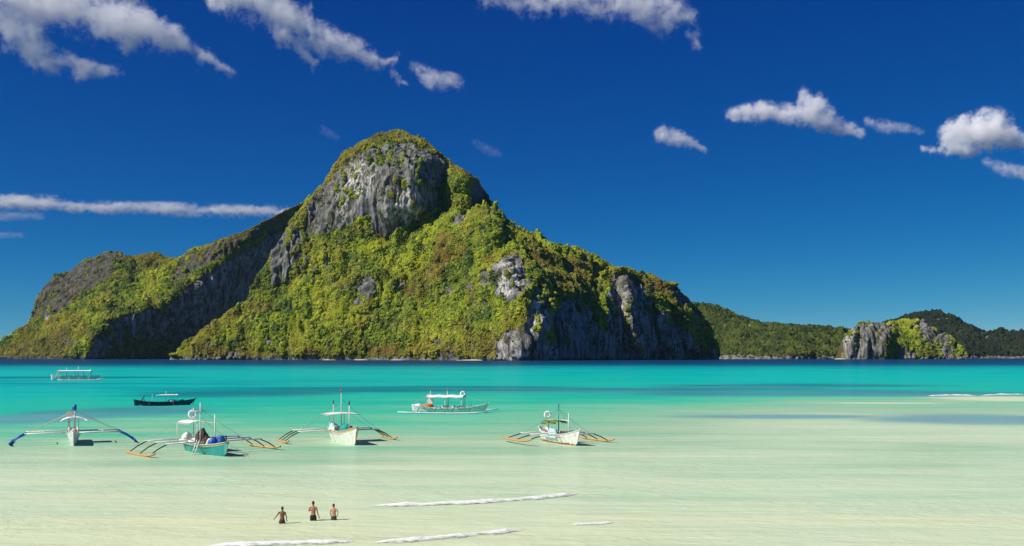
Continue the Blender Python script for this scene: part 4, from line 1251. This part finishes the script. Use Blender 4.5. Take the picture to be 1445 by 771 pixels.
def person(loc, rz, H, skin, shorts, arms, label, lean=(0, 0), head=(0, 0), legs=None, w=1.0):
    """figure facing +y of its own frame; arms = ((shoulder, elbow, wrist) left, right) in units of height"""
    e = empty('person', loc, rz)
    hx, hy = lean[0] + head[0], lean[1] + head[1]
    pcs = [torso(0, H, lean, w)]
    hc = (hx * H, (hy + 0.012) * H, 0.932 * H)
    pcs += [ball(hc, (0.043 * H, 0.052 * H, 0.062 * H)), ball((hc[0], hc[1] + 0.016 * H, hc[2] - 0.032 * H), (0.032 * H, 0.036 * H, 0.032 * H)),
            ball((hc[0], hc[1] + 0.056 * H, hc[2] - 0.012 * H), (0.009 * H, 0.012 * H, 0.014 * H), 8)]
    for sx in (-1, 1):
        pcs.append(ball((hc[0] + sx * 0.045 * H, hc[1] - 0.004 * H, hc[2] - 0.01 * H), (0.008 * H, 0.014 * H, 0.018 * H), 8))
    legs = legs or (((-0.052, 0, 0.475), (-0.058, 0.02, 0.27), (-0.055, -0.02, 0.04)), ((0.052, 0, 0.475), (0.06, 0.01, 0.27), (0.058, -0.03, 0.04)))
    for lg in legs:
        A, B, C = [Vector(p) * H for p in lg]
        pcs.append(capsule_chain([A, A.lerp(B, 0.5), B, B.lerp(C, 0.35), C], [0.052 * H, 0.046 * H, 0.033 * H, 0.034 * H, 0.021 * H]))
        pcs.append(capsule_chain([C + Vector((0, -0.02 * H, -0.018 * H)), C + Vector((0, 0.09 * H, -0.024 * H))], [0.019 * H, 0.016 * H], 10))
    for sx, am in zip((-1, 1), arms):
        A, B, C = [Vector(p) * H for p in am]
        pcs.append(capsule_chain([A, A.lerp(B, 0.4), B, B.lerp(C, 0.3), C], [0.030 * H, 0.027 * H, 0.021 * H, 0.021 * H, 0.0145 * H], 10))
        pcs += hand(C, C - B, sx, H)
    fuse('body', pcs, skin, e, 0.0075 * H)
    hp = [ball((hc[0], hc[1] - 0.010 * H, hc[2] + 0.012 * H), (0.0475 * H, 0.052 * H, 0.060 * H)), ball((hc[0], hc[1] - 0.026 * H, hc[2] - 0.022 * H), (0.040 * H, 0.032 * H, 0.036 * H))]
    hr = fuse('hair', hp, M_HAIR, e, 0.008 * H)
    for sx in (-1, 1):
        v, f = ball((hc[0] + sx * 0.018 * H, hc[1] + 0.049 * H, hc[2] + 0.002 * H), (0.006 * H, 0.004 * H, 0.005 * H), 8)
        mesh_obj('eye', v, f, M_HAIR, e, smooth=True)
    sh = []
    n = 16
    v, f = [], []
    for z, a, b in ((0.45, 0.105, 0.076), (0.50, 0.105, 0.075), (0.545, 0.097, 0.069)):
        q = (z - 0.46) / 0.42
        for k_ in range(n):
            g = 2 * math.pi * k_ / n
            v.append(Vector((math.cos(g) * a * H * w + lean[0] * q * H, math.sin(g) * b * H * w + lean[1] * q * H, z * H)))
    for i in range(2):
        for k_ in range(n):
            k2 = (k_ + 1) % n
            f.append((i * n + k_, i * n + k2, (i + 1) * n + k2, (i + 1) * n + k_))
    f.append(tuple(reversed(range(n)))); f.append(tuple(range(2 * n, 3 * n)))
    sh.append((v, f))
    for lg in legs:
        A, B, C = [Vector(p) * H for p in lg]
        sh.append(tube_geo([A + Vector((0, 0, 0.01 * H)), A.lerp(B, 0.45), A.lerp(B, 0.9)], [0.060 * H, 0.058 * H, 0.054 * H], 14))
    fuse('shorts', sh, shorts, e, 0.009 * H)
    set_props(e, label, 'person')
    return e


def wade(px_, py_, depth=0.58):
    w = on_water(px_, py_)
    return Vector((w.x, w.y, -depth))


person(wade(398, 739), R(4), 1.50, M_SKIN1, M_SHORT2, (((-0.105, 0, 0.79), (-0.185, 0.01, 0.665), (-0.265, 0.05, 0.57)), ((0.105, 0, 0.79), (0.15, -0.01, 0.65), (0.165, 0.02, 0.52))),
       'wader in plum shorts walking with one arm held out from the side', (0.01, 0.01), w=0.95)
person(wade(442, 735), R(-6), 1.66, M_SKIN2, M_SHORT, (((-0.105, 0, 0.79), (-0.165, 0.03, 0.665), (-0.09, 0.13, 0.68)), ((0.105, 0, 0.79), (0.145, -0.01, 0.63), (0.185, 0.02, 0.49))),
       'tallest wader in black shorts with one forearm folded forward', (-0.005, 0.015), w=0.95)
person(wade(471, 734), R(-10), 1.48, M_SKIN3, M_SHORT2, (((-0.105, 0, 0.79), (-0.15, 0.01, 0.65), (-0.12, 0.07, 0.53)), ((0.105, 0, 0.79), (0.18, -0.04, 0.66), (0.12, 0.05, 0.56))),
       'light skinned wader with a bent elbow and his hand on his hip', (-0.01, 0.01), w=1.0)
pb = world_of(b2, (-3.7, 0, 0.28))
person(pb, b2.rotation_euler.z - math.pi / 2 , 1.62, M_HAIR, M_SHORT, (((-0.105, 0.16, 0.66), (-0.12, 0.24, 0.54), (-0.08, 0.3, 0.42)), ((0.105, 0.16, 0.66), (0.12, 0.25, 0.54), (0.08, 0.32, 0.43))),
       'man in dark clothes bending over at the end of the navy boat', (0, 0.2), (0, 0.05), legs=(((-0.06, -0.03, 0.46), (-0.075, 0.06, 0.26), (-0.07, -0.03, 0.04)), ((0.06, -0.03, 0.46), (0.075, 0.06, 0.26), (0.07, -0.03, 0.04))))

# ------------------------------------------------------------------ clouds
def cloud_material():
    m = bpy.data.materials.new('cloud')
    m.use_nodes = True
    t = NT(m.node_tree); t.n.clear()
    out_ = t.node('ShaderNodeOutputMaterial')
    pv = t.node('ShaderNodeVolumePrincipled')
    pv.inputs['Color'].default_value = (1.0, 1.0, 1.0, 1)
    pv.inputs['Density'].default_value = 1.0
    pv.inputs['Anisotropy'].default_value = -0.25
    t.l.new(pv.outputs[0], out_.inputs['Volume'])
    return m


M_CLOUD = cloud_material()


def cloud(label, caps, alt=1900.0, dens=0.05, feat=30.0, cut=0.15, soft=4.5, vox=1.35, warp=34.0, stretch=(1, 1, 1)):
    """caps: (x0, y0, r0, x1, y1, r1) in photo pixels; built as a real bank of droplets at a given altitude"""
    ym = sum(c[1] + c[4] for c in caps) / (2 * len(caps))
    xm = sum(c[0] + c[3] for c in caps) / (2 * len(caps))
    Y = (alt - CH) * F / (HY - ym)
    u = Y / F
    org = Vector(((xm - CX) * u, Y, alt))
    def loc(px_, py_): return Vector(((px_ - xm) * u, 0, (ym - py_) * u))
    ng = bpy.data.node_groups.new('cloud_bank', 'GeometryNodeTree')
    ng.interface.new_socket('Geometry', in_out='INPUT', socket_type='NodeSocketGeometry')
    ng.interface.new_socket('Geometry', in_out='OUTPUT', socket_type='NodeSocketGeometry')
    t = NT(ng)
    go = t.node('NodeGroupOutput'); t.node('NodeGroupInput')
    pos = t.node('GeometryNodeInputPosition').outputs[0]
    def vm(op, a, b=None, sc=None):
        n = t.node('ShaderNodeVectorMath', operation=op)
        t.put(n.inputs[0], a)
        if b is not None: t.put(n.inputs[1], b)
        if sc is not None: t.put(n.inputs['Scale'], sc)
        return n.outputs['Value'] if op in ('DOT_PRODUCT', 'LENGTH') else n.outputs['Vector']
    nw = t.node('ShaderNodeTexNoise'); t.put(nw.inputs['Vector'], pos)
    nw.inputs['Scale'].default_value = 1 / (feat * 0.8 * u); nw.inputs['Detail'].default_value = 3; nw.inputs['Roughness'].default_value = 0.6
    wv = vm('SCALE', vm('SUBTRACT', nw.outputs['Color'], (0.5, 0.5, 0.5)), sc=warp * u)
    P = vm('MULTIPLY', vm('ADD', pos, wv), (1, 0.75, 1))
    best = None
    lo = Vector((1e9,) * 3); hi = Vector((-1e9,) * 3)
    for (xa, ya_, ra, xb, yb, rb) in caps:
        A, B = loc(xa, ya_), loc(xb, yb)
        if (B - A).length < 1: B = A + Vector((u, 0, 0))
        BA = B - A
        for q, r in ((A, ra), (B, rb)):
            rr = (r * 1.3 + warp * 0.3) * u
            lo = Vector((min(lo.x, q.x - rr), min(lo.y, -rr / 0.75), min(lo.z, q.z - rr)))
            hi = Vector((max(hi.x, q.x + rr), max(hi.y, rr / 0.75), max(hi.z, q.z + rr)))
        pa = vm('SUBTRACT', P, tuple(A))
        h = t.math('MULTIPLY', vm('DOT_PRODUCT', pa, tuple(BA)), 1 / BA.length_squared, clamp=True)
        d = vm('LENGTH', vm('SUBTRACT', pa, vm('SCALE', tuple(BA), sc=h)))
        ra, rb = ra * 1.3, rb * 1.3
        r = t.math('MULTIPLY_ADD', h, (rb - ra) * u, ra * u)
        f = t.math('SUBTRACT', 1.0, t.math('DIVIDE', d, r))
        best = f if best is None else t.math('MAXIMUM', best, f)
    sv = t.scale(pos, tuple(1 / s for s in stretch))
    n1 = t.noise(sv, 1 / (feat * u), 6, 0.7)
    n2 = t.noise(t.scale(vm('ADD', pos, vm('SCALE', wv, sc=1.6)), (1, 1, 1.5)), 1 / (feat * 0.42 * u), 4, 0.7)
    den = t.math('ADD', t.math('MULTIPLY', best, 2.3), t.math('ADD', t.math('MULTIPLY', t.math('SUBTRACT', n1, 0.56), 7.5), t.math('MULTIPLY', t.math('SUBTRACT', n2, 0.5), 4.0)))
    den = t.maprange(den, 0.02 + cut, 0.02 + cut + soft, 0.0, dens)
    den = t.math('MULTIPLY', den, t.maprange(best, 0.0, 0.25))
    vc = t.node('GeometryNodeVolumeCube')
    t.put(vc.inputs['Density'], den)
    vc.inputs['Min'].default_value = lo; vc.inputs['Max'].default_value = hi
    sz = hi - lo
    for k_, ax in enumerate('XYZ'):
        vc.inputs['Resolution ' + ax].default_value = int(max(8, min(420, sz[k_] / (vox * u * (2.0 if ax == 'Y' else 1.0)))))
    sm = t.node('GeometryNodeSetMaterial'); sm.inputs['Material'].default_value = M_CLOUD
    t.l.new(vc.outputs[0], sm.inputs['Geometry']); t.l.new(sm.outputs[0], go.inputs[0])
    me = bpy.data.meshes.new('cloud'); me.materials.append(M_CLOUD)
    o = bpy.data.objects.new('cloud', me)
    COL.objects.link(o)
    o.location = org
    md = o.modifiers.new('bank', 'NODES'); md.node_group = ng
    set_props(o, label, kind='structure')
    return o


cloud('largest white cloud, forked into two trailing arms, in the blue sky', [(-30, -5, 45, 60, 5, 36), (15, 30, 30, 50, 72, 26), (50, 72, 24, 105, 94, 18), (105, 94, 16, 172, 103, 9), (80, 5, 34, 190, 30, 36), (190, 35, 34, 255, 62, 18), (180, 60, 14, 176, 75, 8), (255, 62, 14, 320, 100, 9)], cut=0.45, feat=34)
cloud('long slanting white cloud with a tapering tail beside the forked cloud', [(320, -12, 30, 380, 8, 30), (380, 8, 30, 450, 50, 22), (450, 50, 22, 530, 86, 14), (530, 86, 10, 556, 84, 9), (405, 50, 18, 442, 90, 10), (556, 100, 4, 568, 122, 3)], cut=0.4)
cloud('small ragged white cloud just below the tapering tail of the slanting cloud', [(588, 94, 8, 612, 112, 13), (612, 112, 13, 645, 116, 10)], dens=0.034, feat=18)
cloud('broad thin cloud with a torn drooping end high above the peak', [(680, -4, 14, 770, 8, 16), (770, 4, 14, 800, -6, 18), (800, 2, 18, 890, 2, 24), (890, 4, 26, 940, 32, 20), (940, 10, 22, 978, 30, 12), (978, 30, 11, 984, 66, 8)], dens=0.04, cut=0.55)
cloud('small slanting cloud alone between the peak and the puffy clouds', [(936, 190, 12, 958, 194, 11), (958, 194, 10, 997, 213, 4)], dens=0.04, feat=15, warp=14)
cloud('long puffy cloud with a raised hump in the middle', [(1032, 160, 10, 1062, 158, 14), (1062, 158, 14, 1120, 160, 14), (1136, 138, 14, 1150, 152, 18), (1120, 160, 13, 1160, 168, 17), (1160, 172, 14, 1214, 188, 8)], feat=18, warp=17)
cloud('flat grey wisp of cloud between the two puffy clouds', [(1226, 172, 7, 1252, 178, 9), (1252, 178, 9, 1302, 186, 4)], dens=0.02, feat=15, warp=14)
cloud('round dense white cloud with a flat wispy foot', [(1348, 188, 20, 1395, 184, 28), (1395, 182, 24, 1445, 204, 12), (1340, 208, 12, 1375, 212, 10), (1305, 211, 5, 1345, 212, 6)], feat=18, warp=18, dens=0.06)
cloud('faint slanting wisp under the round dense cloud', [(1392, 228, 6, 1420, 238, 9), (1420, 238, 9, 1450, 248, 9)], dens=0.02, feat=15, warp=14)
cloud('long flat streak of cloud reaching behind the mountain range', [(-60, 284, 12, 80, 288, 11), (80, 290, 9, 230, 294, 9), (230, 296, 10, 420, 300, 9)], alt=2300, dens=0.016, feat=20, warp=7, vox=2.0, stretch=(2.6, 1, 0.9), cut=0.25, soft=3.0)
cloud('short flat streak of cloud just below the long streak', [(-30, 304, 8, 58, 305, 5)], alt=2250, dens=0.006, feat=14, warp=5, stretch=(3, 1, 0.8), cut=-0.15)
cloud('small faint streak of cloud lowest over the mountain range', [(-30, 331, 6, 30, 332, 4)], alt=2200, dens=0.005, feat=12, warp=4, stretch=(3, 1, 0.8), cut=-0.15)
cloud('tiny faint wisp just left of the peak summit', [(456, 182, 7, 476, 194, 5)], dens=0.005, feat=12, warp=7)
cloud('tiny faint wisp right of the peak summit', [(670, 200, 6, 702, 218, 7)], dens=0.005, feat=12, warp=8)

# ------------------------------------------------------------------ the air over the bay
m = bpy.data.materials.new('haze')
m.use_nodes = True
t = NT(m.node_tree); t.n.clear()
out = t.node('ShaderNodeOutputMaterial')
pv = t.node('ShaderNodeVolumePrincipled')
pv.inputs['Color'].default_value = (0.5, 0.72, 0.95, 1)
pv.inputs['Density'].default_value = 6.0e-6
pv.inputs['Anisotropy'].default_value = 0.2
t.l.new(pv.outputs[0], out.inputs['Volume'])
v, f = box_geo((0, 6150, 365), (24400, 12700, 800))
hz = mesh_obj('haze', v, f, m)
set_props(hz, kind='stuff')
